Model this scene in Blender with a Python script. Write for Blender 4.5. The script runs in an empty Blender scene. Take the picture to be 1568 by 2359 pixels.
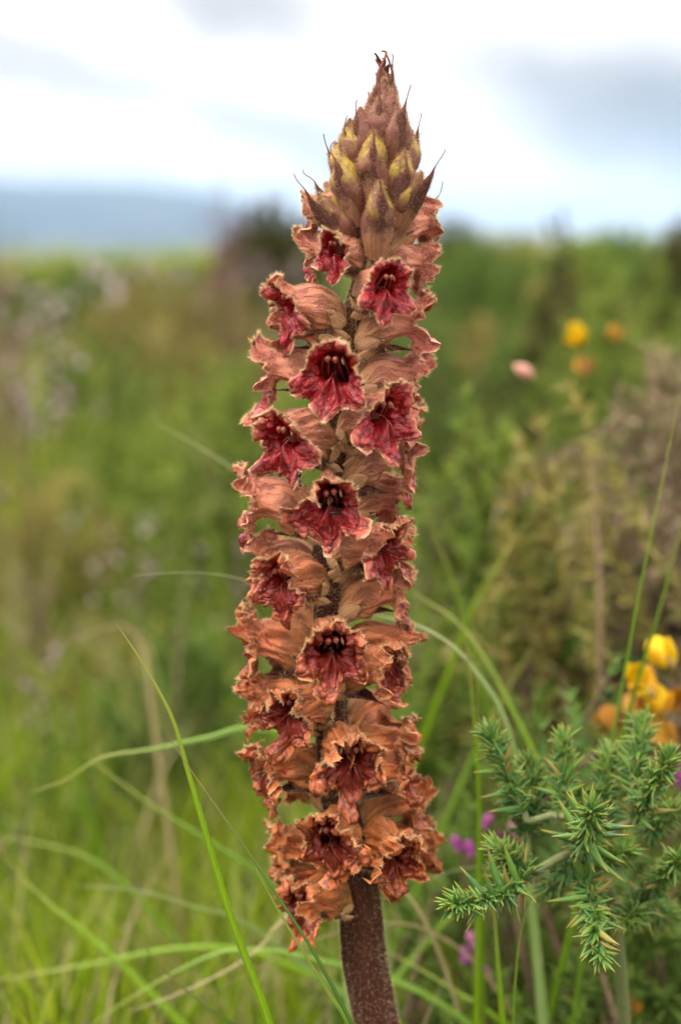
import bpy, math, random
import numpy as np
from mathutils import Vector, Matrix

# ------------------------------------------------------------------ scene, camera, sky, sun
scene = bpy.context.scene
COL = scene.collection
PI = math.pi
R = math.radians

CAM = np.array((0.0, -0.36, 0.345))
PITCH = R(10.0)
SENSOR, LENS = 23.5, 35.0
FPX = 2359.0 * LENS / SENSOR            # focal length in pixels of a 1568 x 2359 picture
FWD = np.array((0, math.cos(PITCH), -math.sin(PITCH)))
UPV = np.array((0, math.sin(PITCH), math.cos(PITCH)))
RGT = np.array((1.0, 0, 0))

cam_data = bpy.data.cameras.new('camera')
cam = bpy.data.objects.new('camera', cam_data)
COL.objects.link(cam)
cam.location = CAM
cam.rotation_euler = (PI / 2 - PITCH, 0, 0)
cam_data.sensor_fit = 'VERTICAL'
cam_data.sensor_height = SENSOR
cam_data.lens = LENS
cam_data.clip_start = 0.01
cam_data.clip_end = 60000
cam_data.dof.use_dof = True
cam_data.dof.focus_distance = 0.352
cam_data.dof.aperture_fstop = 4.6
cam_data.dof.aperture_blades = 0
scene.camera = cam


def ray(px, py):
    return FWD + (px - 784.0) / FPX * RGT - (py - 1179.5) / FPX * UPV


def at_y(px, py, Y):
    d = ray(px, py)
    return CAM + d * ((Y - CAM[1]) / d[1])


SUN_EL, SUN_AZ = R(58), R(-60)          # azimuth from -Y (camera side) towards +X
world = bpy.data.worlds.new('World')
scene.world = world
world.use_nodes = True
wn, wl = world.node_tree.nodes, world.node_tree.links
wn.clear()


def N(tree, typ, **kw):
    n = tree.nodes.new(typ)
    for k, v in kw.items():
        if k.startswith('i_'):
            n.inputs[k[2:].replace('_', ' ')].default_value = v
        elif k.startswith('n_'):
            n.inputs[int(k[2:])].default_value = v
        else:
            setattr(n, k, v)
    return n


def build_sky():
    t = world.node_tree
    L = t.links.new
    out = N(t, 'ShaderNodeOutputWorld')
    bg = N(t, 'ShaderNodeBackground')
    bg.inputs['Strength'].default_value = 0.1
    L(bg.outputs[0], out.inputs[0])
    sky = N(t, 'ShaderNodeTexSky', sky_type='NISHITA', sun_disc=False)
    sky.sun_elevation = SUN_EL
    sky.sun_rotation = PI - SUN_AZ
    tc = N(t, 'ShaderNodeTexCoord')
    # overcast deck: white cloud with soft grey-blue bellies, streaked across the sky
    mp = N(t, 'ShaderNodeMapping')
    mp.inputs['Scale'].default_value = (2.6, 2.6, 11.0)
    mp.inputs['Rotation'].default_value = (0, R(-13), R(0))
    mp.inputs['Location'].default_value = (0.35, 0.0, 0.25)
    L(tc.outputs['Generated'], mp.inputs['Vector'])
    n1 = N(t, 'ShaderNodeTexNoise', i_Scale=1.0, i_Detail=5.0, i_Roughness=0.5, i_Distortion=0.4)
    L(mp.outputs[0], n1.inputs['Vector'])
    r1 = N(t, 'ShaderNodeMapRange', interpolation_type='SMOOTHSTEP')
    r1.inputs['From Min'].default_value = 0.42
    r1.inputs['From Max'].default_value = 0.72
    L(n1.outputs['Fac'], r1.inputs['Value'])
    fac = r1.outputs[0]
    mul = N(t, 'ShaderNodeMath', operation='MULTIPLY')
    mul.inputs[1].default_value = 0.62
    L(fac, mul.inputs[0])
    fac = mul.outputs[0]
    # single cloud banks: centre direction, half width, half height, weight
    nz = N(t, 'ShaderNodeTexNoise', i_Scale=9.0, i_Detail=4.0)
    L(tc.outputs['Generated'], nz.inputs['Vector'])
    nzc = N(t, 'ShaderNodeVectorMath', operation='SUBTRACT')
    nzc.inputs[1].default_value = (0.5, 0.5, 0.5)
    L(nz.outputs['Color'], nzc.inputs[0])
    nzs = N(t, 'ShaderNodeVectorMath', operation='SCALE')
    nzs.inputs['Scale'].default_value = 0.075
    L(nzc.outputs[0], nzs.inputs[0])
    dirw = N(t, 'ShaderNodeVectorMath', operation='ADD')
    L(tc.outputs['Generated'], dirw.inputs[0])
    L(nzs.outputs[0], dirw.inputs[1])
    banks = [(1400, 200, 0.14, 0.036, 0.85, 14), (1620, 280, 0.17, 0.050, 1.0, 12), (1230, 150, 0.09, 0.020, 0.5, 16), (1500, 100, 0.22, 0.03, 0.45, 6), (560, 10, 0.08, 0.034, 0.8, 5),
             (60, 140, 0.15, 0.026, 0.62, 12), (600, 285, 0.11, 0.024, 0.55, 14),
             (1000, 340, 0.05, 0.016, 0.3, 12), (1350, 20, 0.11, 0.05, 0.3, 0), (250, 410, 0.3, 0.016, 0.35, 2),
             (1250, 480, 0.2, 0.03, 0.35, 0)]
    for px, py, hw, hh, wgt, rot in banks:
        c = ray(px, py)
        c = c / np.linalg.norm(c)
        sub = N(t, 'ShaderNodeVectorMath', operation='SUBTRACT')
        sub.inputs[1].default_value = tuple(c)
        L(dirw.outputs[0], sub.inputs[0])
        m2 = N(t, 'ShaderNodeMapping', vector_type='TEXTURE')
        m2.inputs['Rotation'].default_value = (0, R(rot), 0)
        m2.inputs['Scale'].default_value = (hw, hw * 2, hh)
        L(sub.outputs[0], m2.inputs['Vector'])
        ln = N(t, 'ShaderNodeVectorMath', operation='LENGTH')
        L(m2.outputs[0], ln.inputs[0])
        mr = N(t, 'ShaderNodeMapRange', interpolation_type='SMOOTHSTEP')
        mr.inputs['From Min'].default_value = 1.35
        mr.inputs['From Max'].default_value = 0.15
        mr.inputs['To Max'].default_value = wgt
        L(ln.outputs['Value'], mr.inputs['Value'])
        mx = N(t, 'ShaderNodeMath', operation='MAXIMUM')
        L(fac, mx.inputs[0])
        L(mr.outputs[0], mx.inputs[1])
        fac = mx.outputs[0]
    cr = N(t, 'ShaderNodeValToRGB')
    cr.color_ramp.elements[0].position = 0.0
    cr.color_ramp.elements[0].color = (0.96, 0.91, 0.87, 1)
    cr.color_ramp.elements[1].position = 1.0
    cr.color_ramp.elements[1].color = (0.216, 0.203, 0.192, 1)
    e = cr.color_ramp.elements.new(0.45)
    e.color = (0.485, 0.452, 0.43, 1)
    L(fac, cr.inputs[0])
    sc10 = N(t, 'ShaderNodeVectorMath', operation='SCALE')
    # an overcast sky grows brighter from the horizon to the zenith: (1 + 2 sin el) / 3
    sep = N(t, 'ShaderNodeSeparateXYZ')
    L(tc.outputs['Generated'], sep.inputs[0])
    el = N(t, 'ShaderNodeMath', operation='MAXIMUM')
    el.inputs[1].default_value = 0.0
    L(sep.outputs[2], el.inputs[0])
    ov = N(t, 'ShaderNodeMath', operation='MULTIPLY_ADD')
    ov.inputs[1].default_value = 20.0 / 1.20
    ov.inputs[2].default_value = 10.0 / 1.20
    L(el.outputs[0], ov.inputs[0])
    L(ov.outputs[0], sc10.inputs['Scale'])
    L(cr.outputs[0], sc10.inputs[0])
    mix = N(t, 'ShaderNodeMix', data_type='RGBA')
    mix.inputs[0].default_value = 0.95
    L(sky.outputs[0], mix.inputs[6])
    L(sc10.outputs[0], mix.inputs[7])
    L(mix.outputs[2], bg.inputs['Color'])


build_sky()

sun_data = bpy.data.lights.new('sun', 'SUN')
sun_data.energy = 1.5
sun_data.angle = R(25)
sun_data.color = (1.0, 0.95, 0.88)
sun = bpy.data.objects.new('sun', sun_data)
COL.objects.link(sun)
sdir = Vector((math.cos(SUN_EL) * math.sin(SUN_AZ), -math.cos(SUN_EL) * math.cos(SUN_AZ), math.sin(SUN_EL)))
sun.rotation_euler = sdir.to_track_quat('Z', 'Y').to_euler()
sun.location = (0, -1, 3)

vs = scene.view_settings
vs.view_transform = 'Standard'
vs.look = 'None'
vs.exposure = 1.2
vs.gamma = 1.0
scene.cycles.use_denoising = True
scene.cycles.use_adaptive_sampling = True
scene.cycles.adaptive_threshold = 0.025
scene.cycles.max_bounces = 4
scene.cycles.diffuse_bounces = 2
scene.cycles.glossy_bounces = 2
scene.cycles.transmission_bounces = 3
scene.cycles.volume_bounces = 0
scene.cycles.caustics_reflective = False
scene.cycles.caustics_refractive = False
scene.cycles.sample_clamp_indirect = 4.0


# ------------------------------------------------------------------ helpers
def tag(o, label=None, cat=None, group=None, kind=None):
    if label: o['label'] = label
    if cat: o['category'] = cat
    if group: o['group'] = group
    if kind: o['kind'] = kind
    return o


def empty(name, loc):
    o = bpy.data.objects.new(name, None)
    o.empty_display_size = 0.01
    o.location = loc
    COL.objects.link(o)
    return o


def add(name, me, parent=None, mat=None, loc=(0, 0, 0)):
    o = bpy.data.objects.new(name, me)
    COL.objects.link(o)
    if parent is not None:
        o.parent = parent
    o.location = loc
    if mat is not None and not me.materials:
        me.materials.append(mat)
    return o


def mesh(name, verts, faces, attr=None, smooth=True, normals=None):
    """faces: (n,3)/(n,4) int array or list; attr: dict name -> (nverts,4)"""
    me = bpy.data.meshes.new(name)
    verts = np.asarray(verts, dtype=np.float32)
    if isinstance(faces, np.ndarray):
        k = faces.shape[1]
        nf = len(faces)
        me.vertices.add(len(verts))
        me.vertices.foreach_set('co', verts.ravel())
        me.loops.add(nf * k)
        me.loops.foreach_set('vertex_index', faces.astype(np.int32).ravel())
        me.polygons.add(nf)
        me.polygons.foreach_set('loop_start', np.arange(0, nf * k, k, dtype=np.int32))
        me.update(calc_edges=True)
        me.validate()
    else:
        me.from_pydata(verts.tolist(), [], faces)
        me.update()
    if attr:
        for an, arr in attr.items():
            a = me.attributes.new(an, 'FLOAT_COLOR', 'POINT')
            a.data.foreach_set('color', np.asarray(arr, dtype=np.float32).ravel())
    if smooth:
        me.polygons.foreach_set('use_smooth', np.ones(len(me.polygons), dtype=bool))
    if normals is not None:
        me.normals_split_custom_set_from_vertices(np.asarray(normals, dtype=np.float32).tolist())
    return me


def norm(a):
    return a / np.maximum(np.linalg.norm(a, axis=-1, keepdims=True), 1e-12)


def smooth01(x):
    x = np.clip(x, 0, 1)
    return x * x * (3 - 2 * x)


def catmull(pts, n):
    pts = np.asarray(pts, float)
    P = np.vstack([2 * pts[0] - pts[1], pts, 2 * pts[-1] - pts[-2]])
    seg = len(pts) - 1
    t = np.linspace(0, seg - 1e-9, n)
    i = t.astype(int)
    f = (t - i)[:, None]
    p0, p1, p2, p3 = P[i], P[i + 1], P[i + 2], P[i + 3]
    return 0.5 * ((2 * p1) + (-p0 + p2) * f + (2 * p0 - 5 * p1 + 4 * p2 - p3) * f ** 2 + (-p0 + 3 * p1 - 3 * p2 + p3) * f ** 3)


def grid_faces(nu, nv, closed_v, base=0, flip=False):
    i = np.arange(nu - 1)[:, None]
    j = np.arange(nv if closed_v else nv - 1)[None, :]
    a = i * nv + j
    b = i * nv + (j + 1) % nv
    c = (i + 1) * nv + (j + 1) % nv
    d = (i + 1) * nv + j
    f = np.stack([a + 0 * b, b + 0 * a, c + 0 * a, d + 0 * b], -1).reshape(-1, 4) + base
    return f[:, ::-1] if flip else f


def tube(pts, rad, nv=8, cap=True):
    """tapered tube along pts -> verts, faces (quads), t per vertex"""
    pts = np.asarray(pts, float)
    n = len(pts)
    rad = np.broadcast_to(np.asarray(rad, float), (n,))
    T = norm(np.gradient(pts, axis=0))
    ref = np.array((0.0, 0, 1)) if abs(T[0][2]) < 0.9 else np.array((1.0, 0, 0))
    Nn = norm(ref - T * (T @ ref)[:, None])
    B = np.cross(T, Nn)
    v = np.arange(nv) / nv * 2 * PI
    ring = Nn[:, None, :] * np.cos(v)[None, :, None] + B[:, None, :] * np.sin(v)[None, :, None]
    V = pts[:, None, :] + ring * rad[:, None, None]
    return V.reshape(-1, 3), grid_faces(n, nv, True), np.repeat(np.linspace(0, 1, n), nv)


class Noise:
    """smooth sum-of-sines noise in n dimensions"""
    def __init__(self, seed, n, freq, k=7):
        r = np.random.RandomState(seed)
        self.w = r.normal(size=(k, n)) * np.asarray(freq)
        self.p = r.uniform(0, 2 * PI, k)
        self.k = k

    def __call__(self, *x):
        s = 0
        for i in range(self.k):
            s = s + np.sin(sum(self.w[i][j] * x[j] for j in range(len(x))) + self.p[i])
        return s / math.sqrt(self.k)


# ------------------------------------------------------------------ materials
def new_mat(name):
    m = bpy.data.materials.new(name)
    m.use_nodes = True
    t = m.node_tree
    t.nodes.clear()
    out = N(t, 'ShaderNodeOutputMaterial')
    p = N(t, 'ShaderNodeBsdfPrincipled')
    t.links.new(p.outputs[0], out.inputs[0])
    return m, t, p, out


def mixc(t, fac, a, b, mode='MIX'):
    m = N(t, 'ShaderNodeMix', data_type='RGBA', blend_type=mode)
    for sock, v in ((m.inputs[0], fac), (m.inputs[6], a), (m.inputs[7], b)):
        if isinstance(v, (int, float)):
            sock.default_value = v
        elif isinstance(v, tuple):
            sock.default_value = (*v, 1) if len(v) == 3 else v
        else:
            t.links.new(v, sock)
    return m.outputs[2]


def mth(t, op, a, b=None):
    m = N(t, 'ShaderNodeMath', operation=op)
    for i, v in enumerate((a, b)):
        if v is None: continue
        if isinstance(v, (int, float)): m.inputs[i].default_value = v
        else: t.links.new(v, m.inputs[i])
    return m.outputs[0]


def rng(t, v, a, b, c=0.0, d=1.0, smooth=True):
    m = N(t, 'ShaderNodeMapRange', interpolation_type='SMOOTHSTEP' if smooth else 'LINEAR')
    m.inputs['From Min'].default_value = a
    m.inputs['From Max'].default_value = b
    m.inputs['To Min'].default_value = c
    m.inputs['To Max'].default_value = d
    t.links.new(v, m.inputs['Value'])
    return m.outputs[0]


def noise(t, vec, scale, detail=3.0, rough=0.5, dist=0.0):
    n = N(t, 'ShaderNodeTexNoise', i_Scale=scale, i_Detail=detail, i_Roughness=rough, i_Distortion=dist)
    if vec is not None: t.links.new(vec, n.inputs['Vector'])
    return n.outputs['Fac']


def bump(t, p, h, strength, dist):
    b = N(t, 'ShaderNodeBump')
    b.inputs['Strength'].default_value = strength
    b.inputs['Distance'].default_value = dist
    t.links.new(h, b.inputs['Height'])
    t.links.new(b.outputs[0], p.inputs['Normal'])


def translucent(t, p, out, col, amount):
    tr = N(t, 'ShaderNodeBsdfTranslucent')
    if isinstance(col, tuple): tr.inputs[0].default_value = (*col, 1)
    else: t.links.new(col, tr.inputs[0])
    m = N(t, 'ShaderNodeMixShader')
    m.inputs[0].default_value = amount
    t.links.new(p.outputs[0], m.inputs[1])
    t.links.new(tr.outputs[0], m.inputs[2])
    t.links.new(m.outputs[0], out.inputs[0])


def attr4(t, name):
    a = N(t, 'ShaderNodeAttribute', attribute_name=name)
    s = N(t, 'ShaderNodeSeparateColor')
    t.links.new(a.outputs['Color'], s.inputs[0])
    return s.outputs[0], s.outputs[1], s.outputs[2], a.outputs['Alpha']


def comb(t, x, y, z=0.0):
    c = N(t, 'ShaderNodeCombineXYZ')
    for i, v in enumerate((x, y, z)):
        if isinstance(v, (int, float)): c.inputs[i].default_value = v
        else: t.links.new(v, c.inputs[i])
    return c.outputs[0]


def objco(t):
    return N(t, 'ShaderNodeTexCoord').outputs['Object']


def petal_material():
    m, t, p, out = new_mat('broomrape_petal')
    u, v, inside, age = attr4(t, 'fl')           # u/2, v, inside, age
    oc = objco(t)
    u2 = mth(t, 'MULTIPLY', u, 2.0)
    nb = noise(t, oc, 260, 4, 0.6)               # blotches (~4 mm)
    nf = noise(t, oc, 1500, 3, 0.6)              # fine grain
    # veins run along the tube
    vw = mth(t, 'ADD', mth(t, 'MULTIPLY', v, 40.0), mth(t, 'MULTIPLY', nb, 5.0))
    ve = noise(t, comb(t, vw, mth(t, 'MULTIPLY', u2, 2.5)), 1.0, 2, 0.5, 0.3)
    vein = rng(t, ve, 0.50, 0.64)
    # branching veins on the lips
    ve2 = N(t, 'ShaderNodeTexVoronoi', feature='DISTANCE_TO_EDGE')
    ve2.inputs['Scale'].default_value = 1.0
    t.links.new(comb(t, mth(t, 'ADD', mth(t, 'MULTIPLY', v, 26.0), mth(t, 'MULTIPLY', nb, 1.5)), mth(t, 'MULTIPLY', u2, 3.2)), ve2.inputs['Vector'])
    vein2 = rng(t, ve2.outputs['Distance'], 0.11, 0.0)
    # outside
    o_f = mixc(t, age, (0.86, 0.35, 0.215), (0.72, 0.20, 0.042))
    o_y = mixc(t, age, (0.84, 0.48, 0.22), (0.78, 0.34, 0.09))
    base_y = rng(t, u2, 0.85, 0.25, 0.0, 0.9)
    oc1 = mixc(t, base_y, o_f, o_y)
    oc1 = mixc(t, rng(t, nb, 0.52, 0.72, 0, 0.55), oc1, mixc(t, age, (0.50, 0.14, 0.11), (0.42, 0.115, 0.03)))
    oc1 = mixc(t, rng(t, mth(t, 'ADD', v, mth(t, 'MULTIPLY', nb, 0.12)), 0.20, 0.06, 0, 0.45), oc1, mixc(t, age, (0.34, 0.13, 0.085), (0.33, 0.125, 0.045)))
    oc1 = mixc(t, mth(t, 'MULTIPLY', rng(t, u2, 0.7, 1.3), mth(t, 'SUBTRACT', 0.6, mth(t, 'MULTIPLY', age, 0.58))), oc1, (0.62, 0.14, 0.125))
    oc1 = mixc(t, mth(t, 'MULTIPLY', vein, 0.62), oc1, mixc(t, age, (0.30, 0.065, 0.05), (0.22, 0.065, 0.022)))
    # inside
    i_f = mixc(t, age, (0.50, 0.020, 0.026), (0.30, 0.036, 0.014))
    i_l = mixc(t, age, (0.72, 0.19, 0.14), (0.60, 0.155, 0.04))
    lipf = rng(t, mth(t, 'ADD', mth(t, 'ADD', u2, mth(t, 'MULTIPLY', age, 0.38)), mth(t, 'MULTIPLY', nb, 0.6)), 1.9, 2.3, 0, 1.0)
    ic = mixc(t, lipf, i_f, i_l)
    ic = mixc(t, rng(t, nb, 0.45, 0.68, 0, 0.55), ic, mixc(t, age, (0.20, 0.008, 0.016), (0.15, 0.026, 0.012)))
    ic = mixc(t, mth(t, 'MULTIPLY', vein2, 0.75), ic, mixc(t, age, (0.12, 0.006, 0.012), (0.11, 0.02, 0.01)))
    c = mixc(t, inside, oc1, ic)
    # pale dry margin
    mar = rng(t, mth(t, 'ADD', u2, mth(t, 'MULTIPLY', nf, 0.10)), 1.95, 2.05, 0, 0.9)
    c = mixc(t, mar, c, mixc(t, age, (0.80, 0.53, 0.28), (0.72, 0.28, 0.075)))
    c = mixc(t, rng(t, nf, 0.35, 0.8, 0, 0.25), c, mixc(t, 0.55, c, (0.0, 0.0, 0.0)))
    t.links.new(c, p.inputs['Base Color'])
    t.links.new(rng(t, inside, 0, 1, 0.6, 0.26), p.inputs['Roughness'])
    p.inputs['Specular IOR Level'].default_value = 0.55
    h = mth(t, 'ADD', mth(t, 'MULTIPLY', vein, 0.6), mth(t, 'MULTIPLY', noise(t, oc, 700, 4, 0.6), 1.2))
    bump(t, p, h, 0.75, 0.0005)
    translucent(t, p, out, c, 0.36)
    return m


def bract_material():
    m, t, p, out = new_mat('broomrape_bract')
    u, v, k, age = attr4(t, 'fl')
    oc = objco(t)
    nb = noise(t, oc, 420, 4, 0.6)
    base = mixc(t, age, (0.68, 0.41, 0.23), (0.70, 0.39, 0.16))
    base = mixc(t, k, base, (0.36, 0.17, 0.09))
    dark = mixc(t, nb, (0.05, 0.018, 0.017), (0.13, 0.05, 0.035))
    f = rng(t, mth(t, 'ADD', u, mth(t, 'MULTIPLY', nb, 0.4)), 0.40, 0.60, 0, 1.0)
    c = mixc(t, f, base, dark)
    c = mixc(t, rng(t, mth(t, 'ADD', u, mth(t, 'MULTIPLY', nb, 0.3)), 0.76, 0.95, 0, 0.8), c, (0.20, 0.07, 0.042))
    streak = noise(t, comb(t, mth(t, 'MULTIPLY', v, 14.0), mth(t, 'MULTIPLY', u, 2.0)), 1.0, 2)
    c = mixc(t, rng(t, streak, 0.45, 0.65, 0, 0.4), c, (0.10, 0.04, 0.03))
    t.links.new(c, p.inputs['Base Color'])
    p.inputs['Roughness'].default_value = 0.85
    p.inputs['Specular IOR Level'].default_value = 0.2
    bump(t, p, mth(t, 'ADD', streak, nb), 0.5, 0.0004)
    return m


def bud_material():
    m, t, p, out = new_mat('broomrape_bud')
    u, v, k, age = attr4(t, 'fl')
    oc = objco(t)
    nb = noise(t, oc, 330, 4, 0.6, 0.4)
    c = mixc(t, rng(t, u, 0.45, 0.8), (0.20, 0.07, 0.04), (0.46, 0.32, 0.045))
    c = mixc(t, rng(t, nb, 0.40, 0.56, 0, 0.9), c, (0.16, 0.045, 0.035))
    c = mixc(t, rng(t, u, 0.88, 1.0, 0, 0.75), c, (0.17, 0.07, 0.04))
    streak = noise(t, comb(t, mth(t, 'MULTIPLY', v, 22.0), mth(t, 'MULTIPLY', u, 2.0)), 1.0, 2)
    c = mixc(t, rng(t, streak, 0.5, 0.66, 0, 0.4), c, (0.20, 0.07, 0.03))
    t.links.new(c, p.inputs['Base Color'])
    p.inputs['Roughness'].default_value = 0.6
    bump(t, p, mth(t, 'ADD', streak, nb), 0.5, 0.0004)
    translucent(t, p, out, c, 0.1)
    return m


def stem_material():
    m, t, p, out = new_mat('broomrape_stem')
    oc = objco(t)
    nb = noise(t, oc, 300, 5, 0.7)
    nf = noise(t, oc, 2200, 3, 0.6)
    mp = N(t, 'ShaderNodeMapping')
    mp.inputs['Scale'].default_value = (1, 1, 0.12)
    t.links.new(oc, mp.inputs[0])
    st = noise(t, mp.outputs[0], 900, 3)
    c = mixc(t, nb, (0.050, 0.012, 0.007), (0.095, 0.030, 0.012))
    c = mixc(t, rng(t, nf, 0.55, 0.75, 0, 0.35), c, (0.12, 0.055, 0.025))
    c = mixc(t, rng(t, st, 0.5, 0.7, 0, 0.4), c, (0.06, 0.02, 0.022))
    t.links.new(c, p.inputs['Base Color'])
    p.inputs['Roughness'].default_value = 0.75
    p.inputs['Specular IOR Level'].default_value = 0.2
    bump(t, p, mth(t, 'ADD', mth(t, 'MULTIPLY', st, 2.0), mth(t, 'ADD', nf, nb)), 1.0, 0.0008)
    return m


def plain_mat(name, c1, c2, scale, rough=0.5, spec=0.5, trans=0.0, coat=0.0):
    m, t, p, out = new_mat(name)
    oc = objco(t)
    c = mixc(t, rng(t, noise(t, oc, scale, 4, 0.6), 0.3, 0.7), c1, c2)
    t.links.new(c, p.inputs['Base Color'])
    p.inputs['Roughness'].default_value = rough
    p.inputs['Specular IOR Level'].default_value = spec
    if trans: translucent(t, p, out, c, trans)
    return m


def foliage_mat(name, ramp, rough=0.45, trans=0.3, tip=None, spec=0.15):
    """colour varies from leaf to leaf by attribute (t along, random, ., .)"""
    m, t, p, out = new_mat(name)
    al, rd, sd, _ = attr4(t, 'fl')
    cr = N(t, 'ShaderNodeValToRGB')
    els = cr.color_ramp.elements
    els[0].position, els[0].color = ramp[0][0], (*ramp[0][1], 1)
    els[1].position, els[1].color = ramp[-1][0], (*ramp[-1][1], 1)
    for pos, c in ramp[1:-1]:
        els.new(pos).color = (*c, 1)
    t.links.new(rd, cr.inputs[0])
    c = cr.outputs[0]
    if tip:
        c = mixc(t, rng(t, al, tip[1], tip[2], 0, tip[3]), c, tip[0])
    c = mixc(t, rng(t, noise(t, objco(t), 300, 3), 0.35, 0.7, 0, 0.22), c, (0.02, 0.03, 0.005))
    t.links.new(c, p.inputs['Base Color'])
    p.inputs['Roughness'].default_value = rough
    p.inputs['Specular IOR Level'].default_value = spec
    translucent(t, p, out, c, trans)
    return m


M = {}
M['petal'] = petal_material()
M['bract'] = bract_material()
M['bud'] = bud_material()
M['stem'] = stem_material()
M['hair'] = foliage_mat('broomrape_hair', [(0.0, (0.80, 0.56, 0.28)), (0.4, (0.84, 0.66, 0.40)), (0.6, (0.55, 0.33, 0.17)), (1.0, (0.36, 0.17, 0.09))], 0.5, 0.4)
M['anther'] = plain_mat('anther', (0.20, 0.035, 0.025), (0.33, 0.08, 0.05), 900, 0.3, 0.6)
M['filament'] = plain_mat('filament', (0.36, 0.03, 0.035), (0.42, 0.07, 0.06), 500, 0.4, 0.5, 0.2)
M['pollen'] = plain_mat('stigma', (0.42, 0.24, 0.13), (0.30, 0.11, 0.07), 900, 0.4, 0.5)
M['ant'] = plain_mat('ant_shell', (0.008, 0.007, 0.007), (0.018, 0.014, 0.012), 3000, 0.28, 0.4)

# ------------------------------------------------------------------ the broomrape
AXIS_PX = [(884, 175), (884, 300), (872, 430), (850, 610), (818, 720), (798, 800), (778, 1040), (752, 1300), (756, 1400),
           (762, 1650), (778, 1830), (820, 2010), (838, 2200), (868, 2359), (885, 2480)]
AXW = np.array([at_y(x, y, 0.0) for x, y in AXIS_PX])
AXW = np.vstack([AXW, AXW[-1] + (0.004, 0.002, -AXW[-1][2] * 0.5), (AXW[-1][0] + 0.006, 0.003, -0.01)])
AXC = catmull(AXW, 200)
BASE = np.array((AXC[-1][0], AXC[-1][1], 0.0))
_ord = np.argsort(AXC[:, 2])


def axis_at(z):
    return np.array([np.interp(z, AXC[_ord, 2], AXC[_ord, k]) for k in range(2)] + [z])


RAD_Z = [at_y(784, y, 0)[2] for y in (2480, 2200, 1830, 1500, 1040, 700, 450, 175)]
RAD_R = [0.0058, 0.0056, 0.0045, 0.0036, 0.0031, 0.0028, 0.0024, 0.0012]


def stem_rad(z):
    return np.interp(z, RAD_Z, RAD_R)


plant = tag(empty('broomrape_plant', BASE), 'tall reddish brown broomrape spike crowded with frilly two-lipped flowers', 'flower spike')
HAIR = []          # (points, directions, lengths) in world space


def add_hair(p, d, l, tone=0.0):
    HAIR.append((np.asarray(p), np.asarray(d), np.broadcast_to(np.asarray(l, float), (len(p),)).copy(), np.full(len(p), tone)))


def sample_grid(rs, V, Nrm, n, umin=0.0, umax=1.0, closed=True):
    """random points with normals on a grid surface (nu,nv,3)"""
    nu, nv = V.shape[:2]
    u = rs.uniform(umin, umax, n) * (nu - 1.001)
    v = rs.uniform(0, 1, n) * (nv if closed else nv - 1.001)
    i, j = u.astype(int), v.astype(int)
    fu, fv = (u - i)[:, None], (v - j)[:, None]
    j %= nv
    j2 = (j + 1) % nv
    p = (V[i, j] * (1 - fu) * (1 - fv) + V[i + 1, j] * fu * (1 - fv) + V[i, j2] * (1 - fu) * fv + V[i + 1, j2] * fu * fv)
    return p, Nrm[i, j]


def grid_normals(V, closed=True):
    du = np.gradient(V, axis=0)
    if closed:
        dv = (np.roll(V, -1, 1) - np.roll(V, 1, 1)) / 2
    else:
        dv = np.gradient(V, axis=1)
    return norm(np.cross(dv, du))


def place(o, at, theta):
    o.location = at - BASE
    o.rotation_euler = (0, 0, math.atan2(-math.cos(theta), math.sin(theta)))


def to_world(p, at, theta):
    a = math.atan2(-math.cos(theta), math.sin(theta))
    c, s = math.cos(a), math.sin(a)
    Rm = np.array([[c, -s, 0], [s, c, 0], [0, 0, 1]])
    return p @ Rm.T + at, Rm


def build_stem():
    n = 260
    P = catmull(AXW, n)
    nv = 28
    nz = Noise(3, 2, (2.0, 40.0))
    rad = stem_rad(P[:, 2])
    V, F, T = tube(P, rad, nv)
    G = V.reshape(n, nv, 3)
    ang = np.arange(nv) / nv * 2 * PI
    dsp = 1 + 0.06 * nz(np.cos(ang)[None, :] + 0 * P[:, :1], np.sin(ang)[None, :] + P[:, 2:3] * 3)
    dsp = dsp + 0.035 * np.sin(ang * 6 + P[:, 2:3] * 60)
    G = P[:, None, :] + (G - P[:, None, :]) * dsp[..., None]
    me = mesh('stem', G.reshape(-1, 3) - BASE, F)
    o = add('stem', me, plant, M['stem'])
    rs = np.random.RandomState(5)
    p, d = sample_grid(rs, G, norm(G - P[:, None, :]), 30000)
    add_hair(p, d, rs.uniform(0.0002, 0.0007, len(p)), 0.15)


build_stem()


def centerline(L, e0, e1, nt, pw=1.0):
    t = np.linspace(0, 1, nt)
    e = e0 + (e1 - e0) * smooth01(t ** pw)
    d = np.stack([np.cos(e), 0 * e, np.sin(e)], -1)
    c = np.zeros((nt, 3))
    c[1:] = np.cumsum((d[1:] + d[:-1]) / 2 * (L / (nt - 1)), 0)
    return t, e, c


NV = 96
VANG = np.arange(NV) / NV * 2 * PI        # 90 deg = top of the flower


def gauss_v(c, w):
    d = (VANG - R(c) + PI) % (2 * PI) - PI
    return np.exp(-(d / R(w)) ** 2)


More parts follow.
